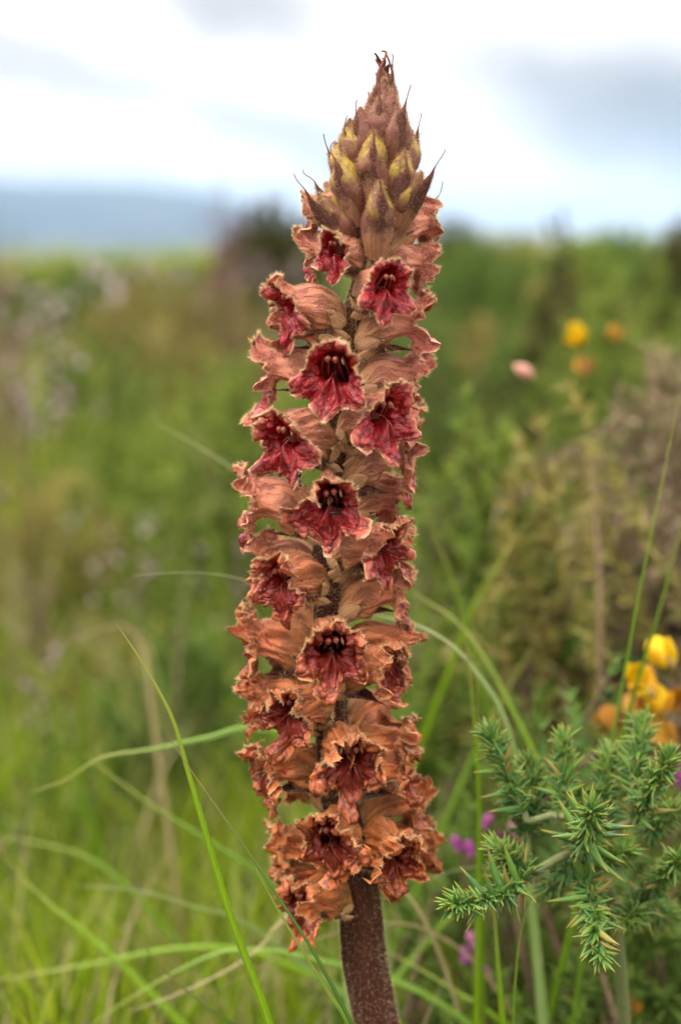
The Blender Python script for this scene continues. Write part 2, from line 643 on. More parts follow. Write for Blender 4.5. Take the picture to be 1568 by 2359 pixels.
def corolla(seed, age, s, opening):
    """outer surface grid (nu, NV, 3) in local space, x outwards, z up; rows < NT are the tube"""
    rs = np.random.RandomState(seed)
    NT, NL = 20, 26
    L = 0.0150 * s
    e0, e1 = R(rs.uniform(50, 60)), R(rs.uniform(-8, 6))
    t, e, c = centerline(L, e0, e1, NT, 0.85)
    ry = (0.0026 + (0.0050 - 0.0026) * smooth01(t * 1.25)) * s
    rz = (0.0028 + (0.0057 - 0.0028) * smooth01(t * 1.4)) * s
    squeeze = (1 - 0.10 * age * rs.uniform(0, 1)) * (0.08 + 0.92 * smooth01(t / 0.16 + 0.02) ** 0.6) * (1 - 0.13 * smooth01((t - 0.6) / 0.4))
    ry, rz = 1.08 * ry * squeeze, 1.10 * rz * squeeze
    T = np.stack([np.cos(e), 0 * e, np.sin(e)], -1)
    Nn = np.stack([-np.sin(e), 0 * e, np.cos(e)], -1)
    B = np.array((0.0, 1, 0))
    cv, sv = np.cos(VANG), np.sin(VANG)
    # the tube is flatter underneath, keeled a little on its back
    zsc = np.where(sv > 0, 1.0 + 0.10 * sv ** 6, 0.86)
    tubeV = c[:, None, :] + ry[:, None, None] * cv[None, :, None] * B + (rz[:, None] * (sv * zsc)[None, :])[..., None] * Nn[:, None, :]
    # lips: path leaves the throat along T and turns outwards
    ja = lambda: rs.uniform(-9, 9)
    jl = lambda: rs.uniform(0.72, 1.28)
    lenv = (0.0030 + 0.0042 * jl() * gauss_v(43 + ja(), 22) + 0.0042 * jl() * gauss_v(137 + ja(), 22) + 0.0032 * jl() * gauss_v(90 + ja(), 26)
            + rs.uniform(-0.0006, 0.0014) * gauss_v(90, 9)
            + 0.0044 * jl() * gauss_v(206 + ja(), 18) + 0.0044 * jl() * gauss_v(334 + ja(), 18) + 0.0054 * jl() * gauss_v(270 + ja(), 19))
    lenv = 0.92 * lenv * s * (0.62 + 0.38 * opening)
    lenv = lenv * (1 + 0.10 * Noise(seed + 1, 2, 2.2)(cv * 1.5, sv * 1.5))
    n_t = Noise(seed + 2, 2, 14)(cv * 2, sv * 2)
    n_t2 = Noise(seed + 3, 2, 34)(cv * 2, sv * 2)
    teeth = 1 + 0.055 * n_t + 0.045 * n_t2
    upw = smooth01((sv + 0.1) / 0.5)
    flare = R(rs.uniform(62, 98) if age < 0.2 else rs.uniform(18, 78)) * upw + R(rs.uniform(86, 122)) * (1 - upw)
    flare = flare * (0.45 + 0.55 * opening) + R(26) * Noise(seed + 4, 2, 2.9)(cv, sv)
    # upper lip margin folds back up late, lower lip turns at once
    pw = 1.35 * upw + 0.75 * (1 - upw)
    sl = np.linspace(0, 1, NL + 1)[1:]
    phi = flare[None, :] * sl[:, None] ** pw[None, :]
    radial = norm(ry[-1] * cv[:, None] * B + (rz[-1] * sv)[:, None] * Nn[-1])
    dirs = np.cos(phi)[..., None] * T[-1] + np.sin(phi)[..., None] * radial[None]
    step = (lenv * teeth)[None, :, None] / NL
    lip = tubeV[-1][None] + np.cumsum(dirs * step, 0)
    V = np.concatenate([tubeV, lip], 0)
    nu = NT + NL
    Nrm = grid_normals(V)
    ctr = np.concatenate([c, np.repeat(c[-1:], NL, 0)])
    if ((Nrm[3] * (V[3] - ctr[3])).sum() < 0):
        Nrm = -Nrm
    S = np.concatenate([np.zeros(NT), sl])[:, None]
    U = np.concatenate([t, 1 + sl])[:, None]
    # two glossy swellings of the lower lip in the throat
    bul = (gauss_v(249, 13) + gauss_v(291, 13))[None, :] * np.exp(-((U - 1.16) / 0.24) ** 2)
    groove = gauss_v(270, 9)[None, :] * np.exp(-((U - 1.25) / 0.25) ** 2)
    floor = gauss_v(270, 52)[None, :] * np.exp(-((U - 0.90) / 0.24) ** 2)
    pinch = (gauss_v(0, 30) + gauss_v(180, 30))[None, :] * np.exp(-((U - 1.0) / 0.25) ** 2)
    disp = -(0.0024 * bul + 0.0050 * floor - 0.0008 * groove + 0.0011 * pinch) * s * rs.uniform(0.85, 1.25)
    # ruffles growing towards the margin
    cvr, svr = cv[None, :], sv[None, :]
    ruf = Noise(seed + 5, 3, (7.0, 7.0, 1.6))(cvr * 1.2, svr * 1.2, U) * 0.7 + Noise(seed + 6, 3, (13, 13, 3.0))(cvr * 1.2, svr * 1.2, U) * 0.4
    disp = disp + (0.00125 + 0.0007 * age) * s * S ** 1.3 * ruf
    # crumpled tissue and shallow ribs on the tube
    crum = Noise(seed + 7, 3, (4.0, 4.0, 7.0))(cvr * 1.6, svr * 1.6, U)
    disp = disp + (0.00030 + 0.00060 * age) * s * crum * smooth01(U * 2)
    disp = disp + 0.00007 * s * np.sin(VANG * 17 + seed + 2.5 * np.sin(VANG * 3 + seed))[None, :] * smooth01(U * 2) * (1 - S)
    crin = Noise(seed + 9, 3, (17, 17, 14))(cvr * 1.3, svr * 1.3, U)
    disp = disp + 0.00034 * s * (0.6 + age) * crin * (0.3 + S)
    V = V + Nrm * disp[..., None]
    Nrm = grid_normals(V)
    if ((Nrm[3] * (V[3] - ctr[3])).sum() < 0):
        Nrm = -Nrm
    return V, Nrm, U, S, NT, c, e, ry, rz, Nn, T


def shell_pieces(V, Nrm, U, NT, age, thick):
    """closed double-walled sheet split into tube, upper lip and lower lip"""
    nu = V.shape[0]
    inner = V - Nrm * thick
    inner[-1] = V[-1] - Nrm[-1] * thick * 0.3
    allV = np.concatenate([V.reshape(-1, 3), inner.reshape(-1, 3)])
    rimn = norm(Nrm[-1])
    allN = np.concatenate([Nrm.reshape(-1, 3), -Nrm.reshape(-1, 3)])
    Ug = np.broadcast_to(U, (nu, NV)) * 0.5
    vg = np.broadcast_to(np.abs(((VANG / (2 * PI) + 0.25) % 1.0) - 0.5)[None, :], (nu, NV))
    a = lambda ins: np.stack([Ug, vg, np.full((nu, NV), ins), np.full((nu, NV), age)], -1).reshape(-1, 4)
    A = np.concatenate([a(0.0), a(1.0)])
    fo = grid_faces(nu, NV, True)
    fi = grid_faces(nu, NV, True, nu * NV, flip=True)
    j = np.arange(NV)
    o0 = (nu - 1) * NV
    rim = np.stack([o0 + j, o0 + (j + 1) % NV, nu * NV + o0 + (j + 1) % NV, nu * NV + o0 + j], -1)
    row = np.repeat(np.arange(nu - 1), NV)
    col = np.tile(j, nu - 1)
    upper_col = (np.sin(VANG + PI / NV) > 0.05)
    is_tube = row < NT - 1
    is_up = (~is_tube) & upper_col[col]
    is_lo = (~is_tube) & ~upper_col[col]
    out = []
    for sel, rsel in ((is_tube, None), (is_up, upper_col), (is_lo, ~upper_col)):
        F = [fo[sel], fi[sel]]
        if rsel is not None:
            F.append(rim[rsel])
        F = np.concatenate(F)
        idx, inv = np.unique(F.ravel(), return_inverse=True)
        out.append((allV[idx], inv.reshape(F.shape), A[idx], allN[idx]))
    return out


def blob(c, r, axis_dir, n=8, m=10):
    """pointed ellipsoid as grid"""
    d = norm(np.asarray(axis_dir, float))
    ref = np.array((0.0, 1, 0)) if abs(d[1]) < 0.9 else np.array((1.0, 0, 0))
    a = norm(np.cross(d, ref)); b = np.cross(d, a)
    t = np.linspace(0, 1, n)
    rr = np.sin(PI * np.clip(t, 0.02, 0.98)) ** 0.75
    rr = rr * (1 - 0.25 * t)
    v = np.arange(m) / m * 2 * PI
    V = c + (d * (t[:, None, None] - 0.5) * r[1] * 2) + rr[:, None, None] * r[0] * (np.cos(v)[None, :, None] * a + np.sin(v)[None, :, None] * b)
    return V.reshape(-1, 3), grid_faces(n, m, True)


def strip(path, side, up, halfw, cup, nw=7, thick=0.00012):
    """leaf-like sheet: path (n,3), half width per point, cupped upwards; closed thin solid"""
    n = len(path)
    w = np.linspace(-1, 1, nw)
    top = path[:, None, :] + side[:, None, :] * (halfw[:, None] * w[None, :])[..., None] + up[:, None, :] * ((cup * halfw)[:, None] * (w ** 2)[None, :])[..., None]
    Nn = grid_normals(top, False)
    bot = top - Nn * thick
    V = np.concatenate([top.reshape(-1, 3), bot.reshape(-1, 3)])
    k = n * nw
    F = [grid_faces(n, nw, False), grid_faces(n, nw, False, k, flip=True)]
    i = np.arange(n - 1)
    F.append(np.stack([i * nw, (i + 1) * nw, k + (i + 1) * nw, k + i * nw], -1))
    F.append(np.stack([i * nw + nw - 1, k + i * nw + nw - 1, k + (i + 1) * nw + nw - 1, (i + 1) * nw + nw - 1], -1))
    tt = np.repeat(np.linspace(0, 1, n), nw)
    ww = np.tile((w + 1) / 2, n)
    A = np.stack([tt, ww, 0 * tt, 0 * tt], -1)
    return V, np.concatenate(F), np.concatenate([A, A]), top, Nn


def bract_sheet(rs, length, width, e0, e1, start, curl, age, fold=0.55):
    n = 26
    t = np.linspace(0, 1, n)
    e = e0 + (e1 - e0) * smooth01(t * 1.4) + curl * np.clip(t - 0.6, 0, 1) ** 1.5 * 4
    wob = Noise(rs.randint(1e6), 1, 6.0)
    side_sw = 0.45 * np.clip(t - 0.55, 0, 1) * wob(t * 3) * 2
    e = e + 0.5 * np.clip(t - 0.6, 0, 1) * wob(t * 4 + 5) * 2
    d = np.stack([np.cos(e) * np.cos(side_sw), np.sin(side_sw), np.sin(e) * np.cos(side_sw)], -1)
    P = np.zeros((n, 3))
    P[1:] = np.cumsum(d[1:] * length / (n - 1), 0)
    P += start
    w = width * np.clip(np.minimum(0.75 + t * 1.2, (1.02 - t) ** 1.25 * 1.75), 0.02, 1) 
    w = np.maximum(np.where(t > 0.62, w * (1 - 0.75 * smooth01((t - 0.55) / 0.3)), w), 0.00016)
    side = np.broadcast_to(np.array((0.0, 1, 0)), (n, 3))
    up = np.stack([-np.sin(e), 0 * e, np.cos(e)], -1)
    V, F, A, top, Nn = strip(P, side, up, w, fold, 7, 0.00018)
    A[:, 3] = age
    return V, F, A, top, Nn, P


flowers = []


def make_flower(px, py, front=True, s=1.0, age=0.2, opening=1.0, seed=0, hair=1.0, tilt=0.0):
    rs = np.random.RandomState(seed + 1000)
    V, Nrm, U, S, NT, c, e, ry, rz, Nn, T = corolla(seed * 17 + 11, age, s, opening)
    face = c[-1] + T[-1] * 0.003 * s
    rho = face[0] + 0.6 * float(stem_rad(at_y(px, py, 0)[2]))
    th = 0.0
    for _ in range(6):
        Y = -rho * math.cos(th) if front else rho * abs(math.cos(th))
        W = at_y(px, py, Y)
        dx = W[0] - axis_at(W[2])[0]
        a = math.asin(max(-1, min(1, dx / rho)))
        th = a if front else (PI - a)
    at = axis_at(W[2] - face[2])
    rad = float(stem_rad(at[2])) * 0.6
    at = at + np.array((math.sin(th), -math.cos(th), 0)) * rad
    roll = R(rs.uniform(-14, 14))
    w_roll = smooth01((U - 0.5) / 0.6)[..., None]
    ax_p, ax_d = c[-1], T[-1]
    rel = V - ax_p
    cr = np.cos(roll * w_roll); sr = np.sin(roll * w_roll)
    V = ax_p + rel * cr + np.cross(np.broadcast_to(ax_d, rel.shape), rel) * sr + ax_d * (rel @ ax_d)[..., None] * (1 - cr)
    Nrm = Nrm * cr + np.cross(np.broadcast_to(ax_d, Nrm.shape), Nrm) * sr + ax_d * (Nrm @ ax_d)[..., None] * (1 - cr)
    pcs = shell_pieces(V, Nrm, U, NT, age, 0.00022 * s)
    root = None
    for nm, (vv, ff, aa, nn) in zip(('flower', 'upper_lip', 'lower_lip'), pcs):
        o = add(nm, mesh(nm, vv, ff, {'fl': aa}, True, nn), root or plant, M['petal'])
        if root is None:
            root = o
            place(o, at, th)
    if front or abs(math.cos(th)) < 0.6:
        # stamens under the hood
        base = c[-1] + Nn[-1] * rz[-1] * 0.66 + T[-1] * 0.0020 * s
        for sg in (-1, 1):
            cc = base + np.array((rs.uniform(0, 0.0005), sg * 0.00085 * s, rs.uniform(-0.0003, 0.0003)))
            vv, ff = blob(cc, (0.00090 * s, 0.00085 * s), (0.35, 0, -1))
            add('stigma_lobe', mesh('stigma_lobe', vv, ff), root, M['anther'])
        for sg in ((-1, 1) if age > 0.3 else (1,)):
            cc = base + np.array((-0.0006, sg * 0.0023 * s, -0.0004))
            vv, ff = blob(cc, (0.00045 * s, 0.0009 * s), (0.3, 0.3 * sg, -1))
            add('anther', mesh('anther', vv, ff), root, M['pollen'])
        tt = np.linspace(0, 1, 12)
        pth = c[NT // 2] * (1 - tt)[:, None] + base * tt[:, None] + np.array((0, 0, 1.0)) * (np.sin(tt * PI) * 0.0012 * s)[:, None]
        vv, ff, _ = tube(pth, 0.00055 * s, 7)
        add('style', mesh('style', vv, ff), root, M['filament'])
        for q, (oy, oz) in enumerate(((-0.0022, -0.0002), (-0.0010, -0.0008), (0.0011, -0.0007), (0.0023, -0.0002))):
            a0 = c[NT // 2] + np.array((0, oy * 1.3, -0.0012)) * s
            a1 = base + np.array((-0.0014, oy * 0.9, oz + 0.0008)) * s
            pth = catmull([a0, (a0 + a1) / 2 + np.array((0.0006, oy * 0.25, -0.0006)) * s, a1], 8)
            vv, ff, _ = tube(pth, np.linspace(0.00050, 0.00024, 8) * s, 6)
            add('filament', mesh('filament', vv, ff), root, M['filament'])
    # calyx: two side segments hugging the tube
    for sg in (-1, 1):
        n = 16
        t = np.linspace(0, 1, n)
        ti = np.clip(t * 0.58, 0, 1)
        vc = R(4 if sg > 0 else 176) + sg * R(rs.uniform(-26, -4))
        cx = np.stack([np.interp(ti, np.linspace(0, 1, NT), c[:, k]) for k in range(3)], -1)
        ryi = np.interp(ti, np.linspace(0, 1, NT), ry)
        rzi = np.interp(ti, np.linspace(0, 1, NT), rz)
        ei = np.interp(ti, np.linspace(0, 1, NT), e)
        Nni = np.stack([-np.sin(ei), 0 * ei, np.cos(ei)], -1)
        half = R(36) * np.clip((1.0 - t) ** 0.8 * 1.15, 0.03, 0.9) * (1 - 0.6 * smooth01((t - 0.55) / 0.3))
        w = np.linspace(-1, 1, 7)
        va = vc + half[:, None] * w[None, :]
        off = 1.10 + 0.09 * rs.uniform(0.5, 1.5) * t[:, None] ** 3 + 0.02 * np.sin(w * 5 + seed)[None, :]
        lift = (t ** 4 * rs.uniform(0, 0.002))[:, None, None]
        top = cx[:, None, :] + (ryi[:, None] * np.cos(va) * off)[..., None] * np.array((0, 1.0, 0)) + (rzi[:, None] * np.sin(va) * off)[..., None] * Nni[:, None, :]
        top = top + lift * np.array((0, sg * 1.0, 0.3))
        nrm = grid_normals(top, False)
        sgn = 1 if (nrm * (top - cx[:, None, :])).sum() > 0 else -1
        bot = top - nrm * sgn * 0.00018
        k = n * 7
        VV = np.concatenate([top.reshape(-1, 3), bot.reshape(-1, 3)])
        FF = np.concatenate([grid_faces(n, 7, False), grid_faces(n, 7, False, k, True)])
        A = np.stack([np.repeat(t * 0.5, 7), np.tile((w + 1) / 2, n), np.zeros(k), np.full(k, age)], -1)
        A[:, 0] = np.where(np.repeat(t, 7) > 0.85, 0.75, A[:, 0] * 0.55)
        add('calyx_segment', mesh('calyx_segment', VV, FF, {'fl': np.concatenate([A, A])}), root, M['bract'])
        p, d = sample_grid(rs, top, nrm * sgn, int(130 * hair), closed=False)
        pw, Rm = to_world(p, at, th)
        add_hair(pw, d @ Rm.T, rs.uniform(0.0003, 0.0007, len(p)))
    # bract below
    bl = rs.uniform(0.014, 0.020) * s
    VV, FF, A, top, nn, P = bract_sheet(rs, bl, 0.0036 * s, R(rs.uniform(24, 40)), R(rs.uniform(-5, 15)),
                                        np.array((-0.0005, 0, -0.0034 * s)), rs.uniform(-0.8, 0.5), age)
    add('bract', mesh('bract', VV, FF, {'fl': A}), root, M['bract'])
    p, d = sample_grid(rs, top, -nn, int(260 * hair), 0, 0.65, closed=False)
    flip = np.where((d[:, 2] > 0)[:, None], -1, 1)
    pw, Rm = to_world(p, at, th)
    add_hair(pw, (d * flip) @ Rm.T, rs.uniform(0.0004, 0.0009, len(p)))
    # glandular hair on the tube, dense on the margin
    p, d = sample_grid(rs, V[:NT + 16], Nrm[:NT + 16], int(2200 * hair))
    pw, Rm = to_world(p, at, th)
    add_hair(pw, d @ Rm.T, rs.uniform(0.0002, 0.00055, len(p)))
    p, d = sample_grid(rs, V[-9:], Nrm[-9:], int(700 * hair))
    pw, Rm = to_world(p, at, th)
    add_hair(pw, d @ Rm.T, rs.uniform(0.0002, 0.0006, len(p)))
    rim = V[-1]
    up = np.sin(VANG) > -0.05
    outd = norm(V[-1] - V[-4])
    jj = rs.choice(np.where(up)[0], int(420 * hair))
    f = rs.uniform(0, 1, len(jj))[:, None]
    pp = rim[jj] * (1 - f) + rim[(jj + 1) % NV] * f
    pw, Rm = to_world(pp, at, th)
    add_hair(pw, (outd[jj] + rs.normal(0, 0.4, (len(jj), 3))) @ Rm.T, rs.uniform(0.0003, 0.0008, len(jj)))
    jj = rs.choice(np.where(~up)[0], int(130 * hair))
    pw, Rm = to_world(rim[jj], at, th)
    add_hair(pw, (outd[jj] + rs.normal(0, 0.4, (len(jj), 3))) @ Rm.T, rs.uniform(0.0002, 0.0004, len(jj)))
    flowers.append(root)
    return root


# face centre in the picture, towards / away from the viewer, size, age, opening
FLOWERS = [
    (772, 585, 1, 0.80, 0.00, 0.35), (915, 668, 1, 0.90, 0.03, 0.75), (668, 715, 1, 0.98, 0.05, 0.95),
    (768, 868, 1, 1.04, 0.08, 1.0), (902, 968, 1, 1.00, 0.10, 1.0), (652, 1030, 1, 1.02, 0.15, 1.0),
    (765, 1172, 1, 1.00, 0.30, 1.0), (896, 1270, 1, 0.98, 0.42, 1.0), (634, 1350, 1, 0.92, 0.62, 0.9),
    (764, 1512, 1, 1.00, 0.70, 1.0), (900, 1548, 1, 0.94, 0.80, 0.9), (655, 1650, 1, 0.96, 0.82, 0.95),
    (808, 1765, 1, 1.02, 0.88, 1.0), (935, 1780, 1, 0.92, 0.92, 0.9), (600, 1790, 1, 0.95, 0.90, 0.95),
    (744, 1950, 1, 1.0, 0.95, 0.95), (905, 1985, 1, 0.98, 1.0, 0.9), (614, 1955, 1, 0.95, 1.0, 0.9),
    (684, 2095, 1, 0.92, 1.0, 0.85), (965, 1945, 0, 0.95, 1.0, 0.9),
    # flowers seen from the side and from behind
    (694, 590, 0, 0.88, 0.05, 0.8), (712, 505, 0, 0.95, 0.0, 0.15), (618, 862, 0, 1.0, 0.12, 0.95),
    (572, 1165, 1, 1.04, 0.35, 1.0), (560, 1485, 1, 1.04, 0.75, 1.0), (580, 1615, 0, 1.0, 0.85, 0.9),
    (625, 1290, 0, 0.92, 0.55, 0.9), (612, 1005, 0, 0.95, 0.2, 0.9), (640, 760, 0, 0.9, 0.1, 0.9), (655, 1530, 0, 0.9, 0.8, 0.9),
    (1000, 525, 0, 1.05, 0.02, 0.15), (990, 615, 0, 0.92, 0.05, 0.9), (1003, 755, 1, 1.02, 0.10, 1.0),
    (950, 880, 0, 0.95, 0.12, 0.9), (978, 995, 0, 0.95, 0.2, 0.95), (970, 1060, 1, 1.0, 0.22, 1.0),
    (905, 1150, 0, 0.95, 0.3, 0.9), (955, 1270, 0, 0.95, 0.5, 0.9), (935, 1370, 1, 0.95, 0.58, 0.85),
    (935, 1490, 0, 0.95, 0.75, 0.9), (870, 1640, 0, 0.95, 0.85, 0.9), (960, 1725, 0, 0.95, 0.9, 0.9), (940, 1850, 0, 0.92, 0.9, 0.9),
    (690, 1790, 0, 0.9, 0.9, 0.9), (680, 1420, 0, 0.9, 0.7, 0.9), (650, 2030, 0, 0.9, 1.0, 0.9),
]
for i, (x, y, fr, s, age, op) in enumerate(FLOWERS):
    make_flower(x, y, bool(fr), s * float(np.interp(y, [500, 680, 850, 1050], [0.90, 0.93, 1.0, 1.05])), age, op, seed=i + 1)


def make_bud(tx, ty, front, L, reach_px, seed, fat=1.0, e0=70, e1=68, yellow=1.0):
    """closed bud with an appressed bract; tip at picture point"""
    rs = np.random.RandomState(seed + 500)
    n, nv = 22, 28
    t, e, c = centerline(L, R(e0), R(e1), n)
    mmpx = 0.0001054
    th = 0.0
    rho = reach_px * mmpx
    for _ in range(6):
        Y = -rho * math.cos(th)
        W = at_y(tx, ty, Y)
        dx = W[0] - axis_at(W[2])[0]
        a = math.asin(max(-1, min(1, dx / rho)))
        th = a if front else PI - a
    at = axis_at(W[2] - c[-1][2])
    out_r = rho - c[-1][0]
    at = at + np.array((math.sin(th), -math.cos(th), 0)) * out_r
    prof = np.interp(t, [0, 0.15, 0.45, 0.65, 0.80, 0.92, 1.0], [0.55, 0.8, 1.0, 0.88, 0.55, 0.24, 0.04])
    r = 0.0036 * fat * prof
    va = np.arange(nv) / nv * 2 * PI
    Nn = np.stack([-np.sin(e), 0 * e, np.cos(e)], -1)
    nz = Noise(seed, 3, (2.0, 2.0, 6.0))
    rr = r[:, None] * (1 + 0.16 * nz(np.cos(va)[None, :], np.sin(va)[None, :], t[:, None]) + 0.05 * np.sin(va * 5 + seed)[None, :] * t[:, None] + 0.03 * np.sin(va * 9)[None, :])
    V = c[:, None, :] + (rr * np.cos(va)[None, :])[..., None] * np.array((0, 1.0, 0)) + (rr * np.sin(va)[None, :])[..., None] * Nn[:, None, :]
    A = np.stack([np.repeat(t * yellow, nv), np.tile(np.abs(va / PI - 1), n), np.zeros(n * nv), np.zeros(n * nv)], -1)
    o = add('bud', mesh('bud', V.reshape(-1, 3), grid_faces(n, nv, True), {'fl': A}), plant, M['bud'])
    place(o, at, th)
    Nr = norm(V - c[:, None, :])
    p, d = sample_grid(rs, V, Nr, 1300)
    pw, Rm = to_world(p, at, th)
    add_hair(pw, (d + (0.3, 0, 0.3)) @ Rm.T, rs.uniform(0.0003, 0.0008, len(p)), 0.45)
    # bract on the outer face, its thread-like tip standing off
    VV, FF, A, top, nn, P = bract_sheet(rs, L * rs.uniform(1.2, 1.6), 0.0030 * fat, R(e0 - 6), R(e1 + 12),
                                        np.array((0.0030 * fat, 0, -0.0026 * fat)), rs.uniform(-0.3, 0.5), 0.2, fold=0.9)
    A[:, 2] = 1.0
    add('bract', mesh('bract', VV, FF, {'fl': A}), o, M['bract'])
    p, d = sample_grid(rs, top, nn, 480, 0, 0.75, closed=False)
    flip = np.where((d[:, 0] < 0)[:, None], -1, 1)
    pw, Rm = to_world(p, at, th)
    add_hair(pw, (d * flip + (0.2, 0, 0.4)) @ Rm.T, rs.uniform(0.0004, 0.0008, len(p)), 0.6)
    return o


BUDS = [  # tip x, tip y, front, length, reach
    (893, 415, 1, 0.0165, 125, 1.15, 62, 68), (874, 300, 1, 0.0150, 100, 1.1, 70, 76), (803, 350, 1, 0.0155, 108, 1.1, 66, 72),
    (948, 345, 1, 0.0155, 108, 1.1, 66, 70), (784, 328, 0, 0.0140, 105, 1.0, 62, 66), (958, 297, 0, 0.0140, 95, 1.0, 66, 72),
    (985, 395, 1, 0.0155, 135, 1.05, 52, 50), (745, 445, 1, 0.0155, 140, 1.05, 52, 48), (985, 455, 0, 0.0150, 140, 1.0, 45, 40),
    (760, 420, 0, 0.0150, 140, 1.0, 52, 50), (900, 360, 0, 0.0150, 105, 1.0, 66, 70), (838, 400, 0, 0.0150, 110, 1.0, 66, 70),
    (838, 245, 1, 0.0140, 76, 1.0, 76, 82), (925, 245, 1, 0.0140, 76, 1.0, 76, 82), (880, 222, 1, 0.0145, 66, 1.0, 79, 86),
    (815, 272, 1, 0.0140, 88, 0.95, 73, 78), (942, 268, 0, 0.0140, 84, 0.95, 74, 80), (860, 215, 0, 0.0140, 56, 0.9, 80, 86),
    (905, 205, 1, 0.0140, 48, 0.85, 82, 88), (868, 195, 1, 0.0140, 40, 0.85, 82, 89), (886, 178, 1, 0.0140, 26, 0.75, 84, 90),
    (895, 170, 0, 0.0130, 22, 0.7, 84, 90), (850, 300, 0, 0.0140, 85, 0.95, 72, 78), (915, 310, 0, 0.0140, 90, 0.95, 72, 78),
]
for i, (x, y, fr, L, rp, fat, e0, e1) in enumerate(BUDS):
    make_bud(x, y, bool(fr), L, rp, i + 1, fat, e0, e1, 1.0 if y > 255 else 0.45)


def tip_tuft():
    rs = np.random.RandomState(77)
    z0 = at_y(884, 215, 0)[2]
    for k in range(9):
        a = k * 2.4
        base = axis_at(z0) + np.array((math.cos(a), math.sin(a), 0)) * 0.0018
        tip = at_y(882 + rs.uniform(-13, 13), 124 + (k % 4) * 16 + rs.uniform(-3, 6), 0.0) + np.array((0, rs.uniform(-0.001, 0.001), 0))
        mid = (base + tip) / 2 + np.array((math.cos(a), math.sin(a), 0)) * 0.0010
        P = catmull([base, mid, tip, tip + np.array((rs.uniform(-1, 1), 0, 0.5)) * 0.0012], 16)
        out = np.array((math.cos(a), math.sin(a), 0.0))
        side = norm(np.cross(np.gradient(P, axis=0), out))
        t = np.linspace(0, 1, 16)
        VV, FF, A, top, nn = strip(P - BASE, side, np.broadcast_to(-out, P.shape), 0.0016 * (1 - t) ** 1.15 + 0.00006, 0.5, 5, 0.00015)
        A[:, 0] = 0.62 + 0.35 * A[:, 0]
        add('tip_bract', mesh('tip_bract', VV, FF, {'fl': A}), plant, M['bract'])
        p, d = sample_grid(rs, top + BASE, np.broadcast_to(out, top.shape), 90, closed=False)
        add_hair(p, d + (0, 0, 0.5), rs.uniform(0.0002, 0.0005, len(p)))


tip_tuft()


def build_hair():
    rs = np.random.RandomState(9)
    p = np.concatenate([h[0] for h in HAIR])
    d = norm(norm(np.concatenate([h[1] for h in HAIR])) + rs.normal(0, 0.28, (len(p), 3)))
    l = np.concatenate([h[2] for h in HAIR])
    sd = norm(np.cross(d, rs.normal(size=(len(p), 3)))) * 0.000045
    l = l * 1.45
    bend = rs.normal(0, 0.12, (len(p), 3)) * l[:, None]
    V = np.stack([p - sd, p + sd, p + d * l[:, None] + bend], 1).reshape(-1, 3) - BASE
    F = np.arange(len(V)).reshape(-1, 3)
    tone = np.concatenate([h[3] for h in HAIR])
    A = np.zeros((len(p), 3, 4))
    A[..., 1] = np.clip(tone + rs.uniform(0, 0.4, len(p)), 0, 1)[:, None]
    o = add('hair', mesh('hair', V, F, {'fl': A.reshape(-1, 4)}, False), plant, M['hair'])
    tag(o, kind='stuff')
    print('HAIRS', len(p))


build_hair()

# ------------------------------------------------------------------ the setting
def ground_h(x, y):
    d = np.sqrt(x * x + y * y)
    h = 0.03 * np.sin(x * 1.3 + 0.4) * np.sin(y * 0.9 + 1.0) * smooth01((d - 0.3) / 1.5)
    h = h + 0.10 * smooth01((y - 1.0) / 6.0) * smooth01((x + 1.5) / 3.0)          # rises to the right
    return h - 0.9 * smooth01((y - 9.0) / 30.0) * smooth01((2 - x) / 20.0)


def build_ground():
    r = np.concatenate([[0.0], np.geomspace(0.15, 9000, 90)])
    a = np.arange(96) / 96 * 2 * PI
    X = r[:, None] * np.cos(a)
    Y = r[:, None] * np.sin(a)
    Z = ground_h(X, Y)
    Z = np.where(r[:, None] > 40, Z - 0.019 * (r[:, None] - 40), Z)
    V = np.stack([X, Y, Z], -1).reshape(-1, 3)
    m, t, p, out = new_mat('moorland_soil')
    oc = objco(t)
    c = mixc(t, rng(t, noise(t, oc, 6, 6, 0.65), 0.35, 0.65), (0.035, 0.028, 0.016), (0.06, 0.065, 0.018))
    c = mixc(t, rng(t, noise(t, oc, 60, 4, 0.6), 0.5, 0.7, 0, 0.7), c, (0.16, 0.13, 0.06))
    t.links.new(c, p.inputs['Base Color'])
    p.inputs['Roughness'].default_value = 0.95
    tag(add('ground', mesh('ground', V, grid_faces(len(r), 96, True)), None, m), kind='structure')


build_ground()


def build_mountain():
    # long ridge across the valley, its crest rising to the left
    nx, ny = 120, 24
    D = 5200.0
    x = np.linspace(-5200, 3200, nx)
    v = np.linspace(0, 1, ny)
    n1, n2 = Noise(31, 1, 1.0), Noise(32, 2, 1.0)
    crest = 205 - 0.055 * (x + 1150) + 16 * n1(x / 500.0) * 0.5
    crest = crest - 330 * smooth01((x + 480) / 800.0)
    Z = -170 + (crest[:, None] + 170) * np.sin(v * PI)[None, :] ** 0.9
    Y = D + (v[None, :] - 0.5) * 3000
    Z = Z + 12 * n2(x[:, None] / 180.0, Y / 250.0) * np.sin(v * PI)[None, :]
    V = np.stack([np.broadcast_to(x[:, None], Z.shape), np.broadcast_to(Y, Z.shape), Z], -1).reshape(-1, 3)
    m, t, p, out = new_mat('mountain_heath')
    c = mixc(t, rng(t, noise(t, objco(t), 0.004, 5, 0.6), 0.4, 0.65), (0.022, 0.028, 0.026), (0.045, 0.05, 0.04))
    t.links.new(c, p.inputs['Base Color'])
    p.inputs['Roughness'].default_value = 0.95
    tag(add('mountain', mesh('mountain', V, grid_faces(nx, ny, False)), None, m), kind='structure')


build_mountain()


